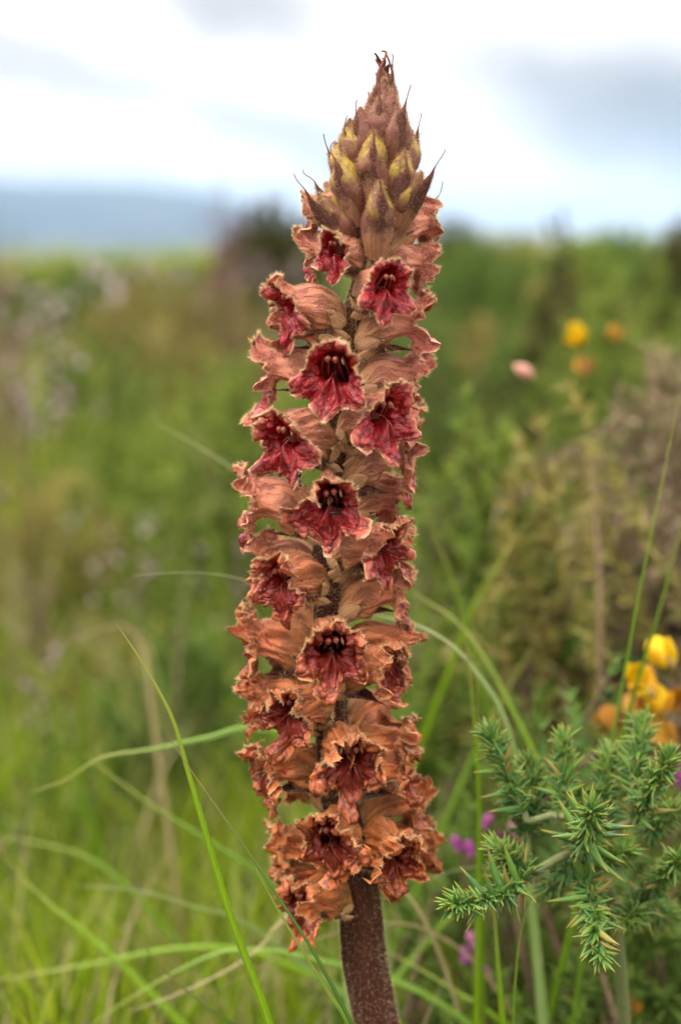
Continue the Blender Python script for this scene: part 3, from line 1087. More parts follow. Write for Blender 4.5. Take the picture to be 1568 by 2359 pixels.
# ------------------------------------------------------------------ vegetation
GREEN = [(0.0, (0.09, 0.17, 0.012)), (0.45, (0.16, 0.29, 0.018)), (0.8, (0.22, 0.34, 0.035)), (1.0, (0.34, 0.31, 0.12))]
M['grass'] = foliage_mat('grass_blade', GREEN, 0.4, 0.35, ((0.42, 0.33, 0.14), 0.86, 1.0, 0.6))
M['turf'] = foliage_mat('turf_grass', [(0.0, (0.09, 0.14, 0.006)), (0.28, (0.21, 0.32, 0.006)), (0.52, (0.34, 0.38, 0.012)),
                                       (0.78, (0.32, 0.31, 0.06)), (0.92, (0.46, 0.38, 0.18)), (1.0, (0.48, 0.34, 0.22))], 0.5, 0.45)
M['gorse'] = foliage_mat('gorse_spines', [(0.0, (0.04, 0.10, 0.036)), (0.5, (0.09, 0.215, 0.048)), (1.0, (0.20, 0.34, 0.045))], 0.45, 0.2,
                         ((0.40, 0.30, 0.05), 0.62, 1.0, 0.9), 0.35)
M['gorse_far'] = foliage_mat('gorse_foliage', [(0.0, (0.02, 0.04, 0.008)), (0.5, (0.085, 0.16, 0.022)), (1.0, (0.20, 0.30, 0.05))], 0.5, 0.25,
                             ((0.36, 0.30, 0.08), 0.7, 1.0, 0.6))
M['gorse_dark'] = foliage_mat('gorse_backlit_foliage', [(0.0, (0.015, 0.018, 0.005)), (0.6, (0.055, 0.06, 0.012)), (1.0, (0.12, 0.11, 0.025))], 0.5, 0.1)  # backlit darkness of the skyline bushes, put into their base colour
M['gorse_light'] = foliage_mat('gorse_light_foliage', [(0.0, (0.05, 0.08, 0.012)), (0.5, (0.15, 0.23, 0.03)), (1.0, (0.30, 0.36, 0.06))], 0.5, 0.25)
M['gorse_olive'] = foliage_mat('gorse_olive_foliage', [(0.0, (0.10, 0.095, 0.02)), (0.5, (0.24, 0.21, 0.05)), (1.0, (0.38, 0.31, 0.09))], 0.5, 0.2)
M['gorse_dead'] = foliage_mat('dead_gorse', [(0.0, (0.09, 0.055, 0.035)), (0.5, (0.26, 0.18, 0.11)), (0.85, (0.40, 0.30, 0.20)), (1.0, (0.22, 0.24, 0.08))], 0.7, 0.15)
M['heather'] = foliage_mat('heather_leaves', [(0.0, (0.06, 0.075, 0.025)), (0.5, (0.13, 0.16, 0.05)), (1.0, (0.24, 0.26, 0.12))], 0.6, 0.2)
M['heather_bloom'] = foliage_mat('heather_bloom', [(0.0, (0.36, 0.23, 0.26)), (0.5, (0.48, 0.35, 0.37)), (1.0, (0.58, 0.49, 0.49))], 0.6, 0.3)
M['bell'] = foliage_mat('bell_heather_bloom', [(0.0, (0.20, 0.02, 0.13)), (0.6, (0.30, 0.05, 0.24)), (1.0, (0.38, 0.15, 0.22))], 0.45, 0.35)
M['yellow'] = foliage_mat('gorse_petal', [(0.0, (0.80, 0.50, 0.008)), (0.5, (0.84, 0.60, 0.012)), (1.0, (0.75, 0.36, 0.02))], 0.45, 0.4)
M['ochre'] = foliage_mat('gorse_withered_petal', [(0.0, (0.36, 0.15, 0.02)), (0.6, (0.50, 0.24, 0.02)), (1.0, (0.28, 0.11, 0.05))], 0.6, 0.3)
M['calyx'] = plain_mat('gorse_calyx', (0.34, 0.24, 0.05), (0.26, 0.17, 0.05), 300, 0.6, 0.3, 0.2)
M['pinkbud'] = plain_mat('withered_pink', (0.55, 0.28, 0.20), (0.48, 0.22, 0.17), 300, 0.6, 0.3, 0.2)
M['wood'] = plain_mat('twig_bark', (0.10, 0.06, 0.035), (0.17, 0.11, 0.06), 400, 0.8, 0.3)
M['gstem'] = plain_mat('gorse_stem', (0.10, 0.14, 0.05), (0.17, 0.17, 0.06), 500, 0.6, 0.3)


def blades(rs, base, length, lean, az, width, nseg=4, curve=1.0, droop=0.0):
    """many grass blades; returns V, F(quads), attr (t, random)"""
    n = len(base)
    t = np.linspace(0, 1, nseg + 1)
    ang = lean[:, None] + curve[:, None] * (t[None, :] - 0.0) ** 1.5 if np.ndim(curve) else lean[:, None] + curve * t[None, :] ** 1.5
    ang = np.minimum(ang, 2.2)
    st = length[:, None] / nseg
    hx = np.cumsum(np.concatenate([np.zeros((n, 1)), np.sin((ang[:, 1:] + ang[:, :-1]) / 2) * st], 1), 1)
    hz = np.cumsum(np.concatenate([np.zeros((n, 1)), np.cos((ang[:, 1:] + ang[:, :-1]) / 2) * st], 1), 1)
    ca, sa = np.cos(az)[:, None], np.sin(az)[:, None]
    P = np.stack([base[:, :1] + hx * ca, base[:, 1:2] + hx * sa, base[:, 2:3] + hz], -1)
    tw = az[:, None] + PI / 2 + rs.uniform(-1, 1, n)[:, None] * (0.3 + t[None, :])
    side = np.stack([np.cos(tw), np.sin(tw), 0 * tw], -1)
    w = width[:, None] * (1 - t[None, :] ** 2.2 * 0.97) * 0.5
    Vl, Vr = P - side * w[..., None], P + side * w[..., None]
    V = np.stack([Vl, Vr], 2).reshape(n, -1, 3)
    k = (nseg + 1) * 2
    i = np.arange(nseg) * 2
    f = np.stack([i, i + 1, i + 3, i + 2], -1)
    F = (f[None] + (np.arange(n) * k)[:, None, None]).reshape(-1, 4)
    rnd = rs.uniform(0, 1, n)
    A = np.zeros((n, nseg + 1, 2, 4))
    A[..., 0] = t[None, :, None]
    A[..., 1] = rnd[:, None, None]
    return V.reshape(-1, 3), F, A.reshape(-1, 4)


def project(p):
    q = p - CAM
    dz = q @ FWD
    return 784 + (q @ RGT) / dz * FPX, 1179.5 - (q @ UPV) / dz * FPX, dz


def build_turf():
    rs = np.random.RandomState(21)
    parts = []
    # (count, ymin, ymax, len lo, hi, width)
    for n, y0, y1, l0, l1, w in ((17000, 0.03, 0.45, 0.04, 0.125, 0.0014), (2200, 0.05, 0.20, 0.06, 0.16, 0.0022), (10000, 0.30, 1.2, 0.05, 0.17, 0.0020),
                                 (11000, 1.0, 3.2, 0.10, 0.24, 0.003), (9000, 3.0, 14.0, 0.12, 0.30, 0.008), (7000, 12.0, 60.0, 0.2, 0.5, 0.03)):
        y = rs.uniform(y0, y1, n)
        x = rs.uniform(-1, 1, n) * ((y - CAM[1]) * 0.30 + 0.12)
        keep = (rs.uniform(0, 1, n) < np.where((x > 0.03) & (y < 1.6), 0.22, 1.0)) & (np.abs(x - 0.01) + y > 0.06)
        x, y = x[keep], y[keep]
        m = len(x)
        base = np.stack([x, y, ground_h(x, y) - 0.004], -1)
        ln = rs.uniform(l0, l1, m) * np.where((x > 0.02 + y * 0.02) & (y > 0.2) & (y < 5), 0.5, 1.0)
        V, F, A = blades(rs, base, ln, rs.uniform(0, 0.45, m), rs.uniform(0, 2 * PI, m), w * rs.uniform(0.6, 1.3, m), 4, rs.uniform(0.1, 1.3, m))
        # dry straw patches follow the ground, not the blade
        pn = Noise(55, 2, (2.2, 2.2))(x, y)
        A = A.reshape(m, -1, 4)
        A[..., 1] = np.clip(A[..., 1] * 0.60 + 0.17 + 0.24 * pn[:, None], 0, 1)
        dry = rs.uniform(0, 1, m) < 0.15
        A[dry, :, 1] = rs.uniform(0.85, 1.0, dry.sum())[:, None]
        parts.append((V, F, A.reshape(-1, 4)))
    # leaf litter and moss tufts low down, so that no bare soil shows through
    off = 0
    Vs, Fs, As = [], [], []
    for V, F, A in parts:
        Vs.append(V); Fs.append(F + off); As.append(A)
        off += len(V)
    me = mesh('grass', np.concatenate(Vs), np.concatenate(Fs), {'fl': np.concatenate(As)})
    tag(add('grass', me, None, M['turf']), 'dense green and straw coloured grass covering the moorland ground', 'grass', kind='stuff')


build_turf()


# ---- gorse and heather bushes out of focus behind the spike
def spiky_shoots(rs, starts, dirs, lens, n_sp, sp_len, sp_w, gravity=0.0):
    """foliage of many spiny shoots: two crossed slivers per spine"""
    m = len(starts)
    t = rs.uniform(0.12, 1.0, (m, n_sp))
    P = starts[:, None, :] + dirs[:, None, :] * (t * lens[:, None])[..., None]
    d = norm(rs.normal(size=(m, n_sp, 3)) + dirs[:, None, :] * (0.5 + 0.9 * t[..., None]))
    l = sp_len * rs.uniform(0.5, 1.2, (m, n_sp)) * (1.1 - 0.45 * t)
    sd = norm(np.cross(d, rs.normal(size=d.shape))) * sp_w
    V = np.stack([P - sd, P + sd, P + d * l[..., None]], 2).reshape(-1, 3)
    F = np.arange(len(V)).reshape(-1, 3)
    A = np.zeros((m, n_sp, 3, 4))
    A[..., 2, 0] = 1.0
    A[..., 1] = np.clip(0.25 + 0.5 * t + rs.normal(0, 0.26, (m, n_sp)), 0, 1)[..., None]
    return V, F, A.reshape(-1, 4)


def gorse_bush(name, label, px, py, Y, w, h, n, mat, seed, spl=0.012, spw=0.0007, group=None, nsp=60, flowers_at=(), lean=0.0):
    """bush whose crown top stands at the picture point (px, py) at depth plane Y"""
    rs = np.random.RandomState(seed)
    top = at_y(px, py, Y)
    gz = float(ground_h(np.array(top[0]), np.array(Y)))
    root = tag(empty(name, (top[0], Y, gz)), label, 'shrub', group)
    hh = max(top[2] - gz, 0.08)
    # branches
    br_v, br_f, off = [], [], 0
    starts, dirs, lens = [], [], []
    for k in range(n):
        a = rs.uniform(0, 2 * PI)
        r = math.sqrt(rs.uniform(0, 1)) * w
        zt = hh * (1 - 0.40 * (r / w) ** 2) * (1 - 0.85 * rs.uniform(0, 1) ** 2.4)
        tip = np.array((math.cos(a) * r + lean * zt, math.sin(a) * r * 0.8, zt))
        mid = np.array((tip[0] * 0.55, tip[1] * 0.55, zt * 0.6))
        d = norm(tip - mid + np.array((math.cos(a), math.sin(a), 0.9)) * 0.02 + rs.normal(0, 0.35, 3) * np.linalg.norm(tip - mid))
        ln = rs.uniform(0.6, 1.0) * min(h, 0.14)
        starts.append(tip - d * ln); dirs.append(d); lens.append(ln)
        if k % 3 == 0:
            P = catmull([np.array((tip[0] * 0.08, tip[1] * 0.08, -0.005)), mid * 0.8, tip - d * ln, tip - d * 0.004], 7)
            v, f, _ = tube(P, np.linspace(0.0022, 0.0007, 7), 5)
            br_v.append(v); br_f.append(f + off); off += len(v)
    tag(add('branches', mesh('branches', np.concatenate(br_v), np.concatenate(br_f)), root, M['wood']), kind='stuff')
    V, F, A = spiky_shoots(rs, np.array(starts), np.array(dirs), np.array(lens), nsp, spl, spw)
    o = add('foliage', mesh('foliage', V, F, {'fl': A}, False), root, M[mat])
    tag(o, kind='stuff')
    for (fx, fy, fY, size, fm) in flowers_at:
        gorse_flower(root, at_y(fx, fy, fY) - np.array(root.location), size, fm, rs)
    return root


def petal_sheet(rs, c, d, up, L, w, cup=0.5):
    t = np.linspace(0, 1, 9)
    d, up = norm(np.asarray(d, float)), np.asarray(up, float)
    side = norm(np.cross(d, up)); up = np.cross(side, d)
    P = c + d * (t * L)[:, None] + up * (0.25 * L * t ** 2)[:, None]
    hw = w * np.sin(PI * np.clip(t * 0.86 + 0.06, 0, 1)) ** 0.7
    return strip(P, np.broadcast_to(side, P.shape), np.broadcast_to(up, P.shape), hw, cup, 5, 0.0002)


def gorse_flower(root, c, size, fm, rs):
    """pea flower: standard petal, two wings, hairy calyx"""
    d = norm(rs.normal(0, 0.5, 3) + np.array((rs.uniform(-0.5, 0.3), -0.5, 0.9)))
    ref = norm(np.cross(d, np.array((1.0, 0.2, 0))))
    V, F, A, _, _ = petal_sheet(rs, c, d + ref * rs.uniform(0.5, 1.0), ref, size, size * 0.40, rs.uniform(0.1, 0.45))
    A[:, 1] = rs.uniform(0, 0.8)
    fl = add('blossom', mesh('blossom', V, F, {'fl': A}), root, M[fm])
    for sg in (-1, 1):
        sd = np.cross(d, ref)
        V, F, A, _, _ = petal_sheet(rs, c + sd * sg * size * 0.08, d + sd * sg * rs.uniform(0.1, 0.5) - ref * 0.2, ref, size * rs.uniform(0.7, 0.95), size * 0.15, 0.5)
        A[:, 1] = rs.uniform(0.2, 1.0)
        add('wing_petal', mesh('wing_petal', V, F, {'fl': A}), fl, M[fm])
    v, f = blob(c + d * size * 0.08, (size * 0.13, size * 0.26), d)
    add('calyx', mesh('calyx', v, f), fl, M['calyx'])
    return fl


BUSHES = [  # name, label, crown top in the picture, depth plane, half width, shoot length, shoots, foliage, seed, spine
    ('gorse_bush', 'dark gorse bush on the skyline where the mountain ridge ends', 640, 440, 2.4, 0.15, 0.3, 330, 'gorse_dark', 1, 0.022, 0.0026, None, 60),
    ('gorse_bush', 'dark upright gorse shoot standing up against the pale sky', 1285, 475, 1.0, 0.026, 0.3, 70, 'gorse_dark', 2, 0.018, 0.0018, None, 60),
    ('gorse_bush', 'green gorse bush at the upper end of the brown dead gorse', 1500, 585, 0.75, 0.11, 0.2, 126, 'gorse_light', 3, 0.015, 0.0012, None, 170),
    ('gorse_bush', 'broad gorse bush on the horizon under the grey cloud', 1190, 530, 2.2, 0.42, 0.25, 416, 'gorse_far', 4, 0.022, 0.0024, None, 60),
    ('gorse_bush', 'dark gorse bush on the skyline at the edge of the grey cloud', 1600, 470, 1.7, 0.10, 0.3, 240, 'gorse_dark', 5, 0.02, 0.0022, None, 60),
    ('gorse_bush', 'low green gorse bush behind the reddest flowers', 1080, 640, 1.1, 0.22, 0.2, 147, 'gorse_far', 6, 0.016, 0.0014, None, 170),
    ('gorse_bush', 'green gorse bush between the spike and the olive gorse', 1085, 900, 0.27, 0.060, 0.12, 87, 'gorse_light', 7, 0.012, 0.0008, None, 170),
    ('gorse_bush', 'olive yellow gorse bush with one pink withered bud', 1275, 830, 0.20, 0.034, 0.14, 40, 'gorse_olive', 8, 0.012, 0.0008, None, 170),
    ('dead_gorse_bush', 'brown dead gorse bush with dry tangled twigs', 1545, 740, 0.23, 0.048, 0.15, 134, 'gorse_dead', 9, 0.014, 0.0008, None, 170),
    ('gorse_bush', 'small green gorse bush in the grass beside the shrivelled flowers', 440, 1320, 0.40, 0.055, 0.1, 40, 'gorse_far', 10, 0.012, 0.0008, None, 170),
    ('gorse_bush', 'bright green gorse bush behind the reddest flowers on the mountain side', 560, 800, 0.70, 0.10, 0.18, 80, 'gorse_light', 11, 0.014, 0.0011, None, 170),
    ('gorse_bush', 'dark low gorse filling the hollow beneath the sharp gorse sprig', 1420, 2080, 0.08, 0.07, 0.06, 110, 'gorse_far', 12, 0.010, 0.0006, None, 170),
    ('gorse_bush', 'gorse sprig carrying yellow and ochre blossoms by the dead gorse', 1345, 1390, 0.095, 0.022, 0.055, 22, 'gorse', 13, 0.010, 0.0005, None, 60),
    ('gorse_bush', 'dark gorse bush in the shade behind the spike stem', 1120, 1400, 0.28, 0.10, 0.10, 73, 'gorse_far', 14, 0.012, 0.0007, None, 170),
    ('gorse_bush', 'grey green bush far off below the blue mountain', 200, 590, 3.2, 0.40, 0.3, 420, 'gorse_far', 15, 0.024, 0.0026, None, 60),
    ('gorse_bush', 'olive gorse bush far behind the pink heather', 420, 610, 2.3, 0.22, 0.3, 288, 'gorse_olive', 16, 0.022, 0.0022, None, 60),
    ('gorse_bush', 'green gorse mound in front of the broad horizon bush', 1330, 630, 1.3, 0.20, 0.2, 134, 'gorse_olive', 17, 0.016, 0.0014, None, 170),
    ('gorse_bush', 'dark green gorse low down behind the sharp gorse sprig', 1290, 1560, 0.16, 0.06, 0.08, 47, 'gorse_far', 18, 0.010, 0.0006, None, 170),
    ('gorse_bush', 'gorse patch among grass close behind the lowest flowers', 1010, 1800, 0.12, 0.05, 0.07, 30, 'gorse_far', 19, 0.010, 0.0005, None, 170),
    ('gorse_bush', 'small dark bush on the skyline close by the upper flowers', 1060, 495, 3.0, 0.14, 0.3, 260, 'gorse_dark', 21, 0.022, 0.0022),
    ('gorse_bush', 'green bush on the skyline between the dark shoot and the edge bush', 1430, 508, 2.8, 0.18, 0.3, 300, 'gorse_far', 22, 0.022, 0.0022),
    ('gorse_bush', 'low olive bush on the skyline beside the dark upright shoot', 1170, 515, 3.6, 0.20, 0.3, 300, 'gorse_olive', 23, 0.022, 0.0024),
    ('gorse_bush', 'rounded green bush on the skyline under the edge of the cloud', 1350, 525, 2.0, 0.09, 0.3, 200, 'gorse_light', 24, 0.020, 0.002),
    ('gorse_bush', 'grey green far bush beside the dark skyline bush', 370, 575, 3.8, 0.36, 0.3, 360, 'gorse_far', 25, 0.024, 0.0026),
    ('gorse_bush', 'lime green low shrub in the middle of the open moor', 330, 870, 1.0, 0.11, 0.2, 60, 'gorse_light', 31, 0.014, 0.0011, None, 150),
    ('gorse_bush', 'olive shrub below the pink heather', 120, 1030, 0.75, 0.07, 0.15, 40, 'gorse_olive', 32, 0.013, 0.0009, None, 150),
    ('gorse_bush', 'olive brown tuft among the grass blades', 250, 1340, 0.55, 0.05, 0.12, 26, 'gorse_olive', 33, 0.012, 0.0008, None, 140),
    ('dead_gorse_bush', 'brown withered tuft at the grassy edge below the heather', 50, 1270, 0.62, 0.05, 0.14, 30, 'gorse_dead', 34, 0.013, 0.0008, None, 140),
    ('gorse_bush', 'yellow green shrub close behind the middle flowers', 480, 1060, 0.62, 0.05, 0.14, 30, 'gorse_light', 35, 0.012, 0.0008, None, 140),
    ('gorse_bush', 'olive shrub on the slope below the dark skyline bush', 480, 690, 1.5, 0.16, 0.2, 70, 'gorse_olive', 36, 0.016, 0.0014, None, 150),
    ('gorse_bush', 'dull green shrub on the slope below the mountain', 210, 740, 1.4, 0.14, 0.2, 70, 'gorse_far', 37, 0.016, 0.0014, None, 150),
    ('gorse_bush', 'dark green tuft deep in the lower grass', 130, 1650, 0.32, 0.04, 0.09, 22, 'gorse_far', 38, 0.011, 0.0007, None, 140),
    ('gorse_bush', 'green gorse between the dead gorse and the slender green stems', 1230, 1130, 0.20, 0.036, 0.10, 40, 'gorse_far', 41, 0.012, 0.0008, None, 150),
    ('gorse_bush', 'dark gorse under the yellow gorse blossoms', 1520, 1750, 0.11, 0.05, 0.07, 80, 'gorse_far', 42, 0.010, 0.0006, None, 150),
]
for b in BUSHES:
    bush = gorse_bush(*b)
    if b[9] == 8:
        v, f = blob(at_y(1205, 855, 0.19) - np.array(bush.location), (0.003, 0.0045), (-0.8, 0, 0.5))
        add('withered_bud', mesh('withered_bud', v, f), bush, M['pinkbud'])
    rsb = np.random.RandomState(b[9])
    if b[9] == 9:
        for fx, fy, fY, sz, fm in ((1338, 795, 0.24, 0.0095, 'yellow'), (1345, 865, 0.24, 0.0085, 'ochre'), (1410, 785, 0.28, 0.007, 'ochre')):
            gorse_flower(bush, at_y(fx, fy, fY) - np.array(bush.location), sz, fm, rsb)
    if b[9] == 13:
        for fx, fy, fY, sz, fm in ((1545, 1535, 0.075, 0.011, 'yellow'), (1470, 1585, 0.07, 0.009, 'yellow'), (1500, 1600, 0.08, 0.010, 'yellow'),
                                   (1445, 1640, 0.11, 0.009, 'ochre'), (1370, 1700, 0.12, 0.010, 'ochre'), (1525, 1650, 0.08, 0.010, 'yellow'),
                                   (1560, 1620, 0.09, 0.011, 'ochre'), (1490, 1650, 0.085, 0.009, 'ochre'), (1550, 1720, 0.08, 0.010, 'ochre'), (1420, 1690, 0.09, 0.009, 'ochre')):
            gorse_flower(bush, at_y(fx, fy, fY) - np.array(bush.location), sz, fm, rsb)


def heather(label, px, py, Y, w, n, seed, bloom='heather_bloom', size=0.004, nb=22, stems_h=0.5, mat='heather', floret=None):
    """sprays with many small bell florets"""
    rs = np.random.RandomState(seed)
    top = at_y(px, py, Y)
    gz = float(ground_h(np.array(top[0]), np.array(Y)))
    root = tag(empty('heather_plant', (top[0], Y, gz)), label, 'heather', 'heather plants in flower')
    hh = top[2] - gz
    bv, bf, off = [], [], 0
    st, ds, ls = [], [], []
    fv, ff, fa, fo = [], [], [], 0
    for k in range(n):
        a = rs.uniform(0, 2 * PI)
        r = math.sqrt(rs.uniform(0, 1)) * w
        tip = np.array((math.cos(a) * r, math.sin(a) * r, hh * (1 - 0.5 * rs.uniform(0, 1) ** 2)))
        P = catmull([tip * (0.15, 0.15, 0) - (0, 0, 0.004), tip * (0.6, 0.6, 0.5), tip], 8)
        v, f, _ = tube(P, np.linspace(0.0012, 0.0004, 8), 4)
        bv.append(v); bf.append(f + off); off += len(v)
        d = norm(P[-1] - P[-3])
        st.append(P[4]); ds.append(norm(P[-1] - P[4])); ls.append(np.linalg.norm(P[-1] - P[4]))
        for q in range(nb):
            tt = rs.uniform(stems_h, 1.0)
            i = min(int(tt * 7), 6)
            c = P[i] + (P[i + 1] - P[i]) * (tt * 7 - i) + rs.normal(0, 1, 3) * size * 0.8
            vv, fc = blob(c, (size * 0.5, size * 0.62), rs.normal(0, 1, 3) - (0, 0, 0.5), 5, 6)
            A = np.zeros((len(vv), 4)); A[:, 1] = rs.uniform(0, 1)
            fv.append(vv); ff.append(fc + fo); fa.append(A); fo += len(vv)
    tag(add('twigs', mesh('twigs', np.concatenate(bv), np.concatenate(bf)), root, M['wood']), kind='stuff')
    V, F, A = spiky_shoots(rs, np.array(st), np.array(ds), np.array(ls), 70, 0.006, 0.0006)
    tag(add('leaves', mesh('leaves', V, F, {'fl': A}, False), root, M[mat]), kind='stuff')
    tag(add('florets', mesh('florets', np.concatenate(fv), np.concatenate(ff), {'fl': np.concatenate(fa)}), root, M[bloom]), kind='stuff')
    return root


HEATHERS = [
    ('tall pale pink heather with loose blossom at the edge of the moor', 10, 620, 0.80, 0.055, 14, 3, 'heather_bloom', 0.006, 5, 0.66),
    ('pale pink heather spray leaning below the mountain foot', 100, 800, 0.80, 0.03, 6, 4, 'heather_bloom', 0.0055, 5, 0.85),
    ('white blossomed heather under the blue mountain', 230, 600, 1.7, 0.12, 12, 5, 'heather_bloom', 0.012, 3, 0.9),
    ('faded mauve heather with few blossoms amid the grass', 380, 1060, 0.80, 0.03, 5, 6, 'heather_bloom', 0.005, 4, 0.85),
    ('tall bare heather twig rising against the clouds', 540, 315, 1.5, 0.035, 7, 9, 'bell', 0.004, 2, 0.6),
    ('dark heather clump rising at the margin of the mountain', -12, 445, 1.2, 0.045, 22, 10, 'bell', 0.006, 2, 0.6),
    ('dull mauve heather spray in front of the dark skyline bush', 515, 450, 1.7, 0.03, 9, 11, 'bell', 0.007, 6, 0.7),
    ('grey pink heather spray low in the grass', 270, 1200, 0.60, 0.03, 6, 17, 'heather_bloom', 0.004, 4, 0.8),
    ('dusky pink heather sprig in the yellow grass', 520, 1210, 0.62, 0.03, 5, 18, 'heather_bloom', 0.0045, 3, 0.8),
    ('small straw pink heather tuft in the low grass', 30, 1500, 0.45, 0.03, 6, 19, 'heather_bloom', 0.0035, 4, 0.7),
    ('pale heather tips in front of the green gorse mound', 300, 900, 1.3, 0.06, 5, 20, 'heather_bloom', 0.006, 2, 0.9),
    ('wide pinkish heather behind the upper flowers', 610, 590, 1.9, 0.22, 24, 12, 'heather_bloom', 0.007, 4, 0.85),
]
for h in HEATHERS:
    heather(*h)


# ------------------------------------------------------------------ single grass blades
def blade_mat(name, c, tipc):
    m, t, p, out = new_mat(name)
    al, rd, side, _ = attr4(t, 'fl')
    oc = objco(t)
    mp = N(t, 'ShaderNodeMapping')
    mp.inputs['Scale'].default_value = (1, 1, 0.06)
    t.links.new(oc, mp.inputs[0])
    fib = noise(t, mp.outputs[0], 2600, 2)
    col = mixc(t, rng(t, fib, 0.35, 0.7, 0, 0.45), c, tuple(k * 0.62 for k in c))
    col = mixc(t, rng(t, mth(t, 'ABSOLUTE', side), 0.22, 0.05, 0, 0.5), col, tuple(min(k * 1.5 + 0.03, 1) for k in c))
    col = mixc(t, rng(t, al, 0.80, 1.0, 0, 0.8), col, tipc)
    col = mixc(t, rng(t, noise(t, oc, 130, 3), 0.6, 0.75, 0, 0.35), col, tipc)
    t.links.new(col, p.inputs['Base Color'])
    p.inputs['Roughness'].default_value = 0.38
    p.inputs['Specular IOR Level'].default_value = 0.45
    translucent(t, p, out, col, 0.30)
    return m


BM = {'bright': blade_mat('grass_bright', (0.20, 0.34, 0.006), (0.34, 0.30, 0.08)),
      'mid': blade_mat('grass_mid', (0.13, 0.24, 0.007), (0.30, 0.26, 0.06)),
      'dark': blade_mat('grass_dark', (0.06, 0.14, 0.008), (0.26, 0.17, 0.05)),
      'glaucous': blade_mat('grass_glaucous', (0.29, 0.41, 0.12), (0.46, 0.42, 0.24)),
      'dry': blade_mat('grass_dry', (0.40, 0.32, 0.15), (0.45, 0.32, 0.20))}


def grass_blade(label, pts, Y, wpx, mat, seed=0, fold=0.5, root_dy=0.02, name='grass_blade', rootx=None):
    """pts from tip to base in the picture; Y a depth plane or one per point; rooted in the ground"""
    n = len(pts)
    Ys = np.broadcast_to(np.asarray(Y, float), (n,)) if np.ndim(Y) == 0 else np.interp(np.linspace(0, 1, n), np.linspace(0, 1, len(Y)), Y)
    W = [at_y(x, y, yy) for (x, y), yy in zip(pts, Ys)]
    last = W[-1]
    d = last - W[-2]
    gx = last[0] + (d[0] * 0.8 if rootx is None else rootx)
    gy = last[1] + root_dy
    gz = float(ground_h(np.array(gx), np.array(gy)))
    if last[2] > gz + 0.01:
        drop = last[2] - gz
        p1 = last + d / max(np.linalg.norm(d), 1e-6) * drop * 0.55
        p1[2] = max(p1[2], gz + 0.3 * drop) if d[2] > 0 else max(p1[2], gz + 0.1 * drop)
        p2 = np.array((p1[0] + (p1[0] - last[0]) * 0.35, gy, gz - 0.004))
        for q in (0.25, 0.5, 0.75, 1.0):
            W.append(last * (1 - q) ** 2 + p1 * 2 * q * (1 - q) + p2 * q * q)
    P = catmull(W[::-1], 46)
    base = P[0].copy()
    arc = np.concatenate([[0], np.cumsum(np.linalg.norm(np.diff(P, axis=0), axis=1))])
    t = arc / arc[-1]
    depth = (P - CAM) @ FWD
    px2m = depth.mean() / FPX
    w = 0.5 * wpx * px2m * np.minimum(1.0, 0.02 + ((1 - t) / 0.55) ** 0.8) * (0.75 + 0.25 * smooth01(t / 0.3))
    T = norm(np.gradient(P, axis=0))
    rs = np.random.RandomState(seed)
    view = norm(P - CAM)
    side = norm(np.cross(T, view))
    up = norm(np.cross(side, T))
    tw = rs.uniform(-0.5, 0.5) + 0.5 * np.sin(t * 3 + seed)
    side2 = side * np.cos(tw)[:, None] + up * np.sin(tw)[:, None]
    up2 = np.cross(side2, T)
    ww = np.array((-1, -0.55, -0.12, 0, 0.12, 0.55, 1.0))
    rise = np.abs(ww) ** 0.9 * fold
    top = P[:, None, :] + side2[:, None, :] * (w[:, None] * ww[None, :])[..., None] + up2[:, None, :] * (w[:, None] * rise[None, :])[..., None]
    nn = grid_normals(top, False)
    bot = top - nn * 0.0001
    k = 46 * 7
    V = np.concatenate([top.reshape(-1, 3), bot.reshape(-1, 3)]) - base
    i = np.arange(45)
    F = np.concatenate([grid_faces(46, 7, False), grid_faces(46, 7, False, k, True),
                        np.stack([i * 7, k + i * 7, k + (i + 1) * 7, (i + 1) * 7], -1),
                        np.stack([i * 7 + 6, (i + 1) * 7 + 6, k + (i + 1) * 7 + 6, k + i * 7 + 6], -1)])
    A = np.stack([np.repeat(t, 7), np.full(k, 0.5), np.tile(ww, 46), np.zeros(k)], -1)
    o = add(name, mesh(name, V, F, {'fl': np.concatenate([A, A])}), None, BM[mat], base)
    return tag(o, label, 'grass blade', 'single grass blades around the spike')


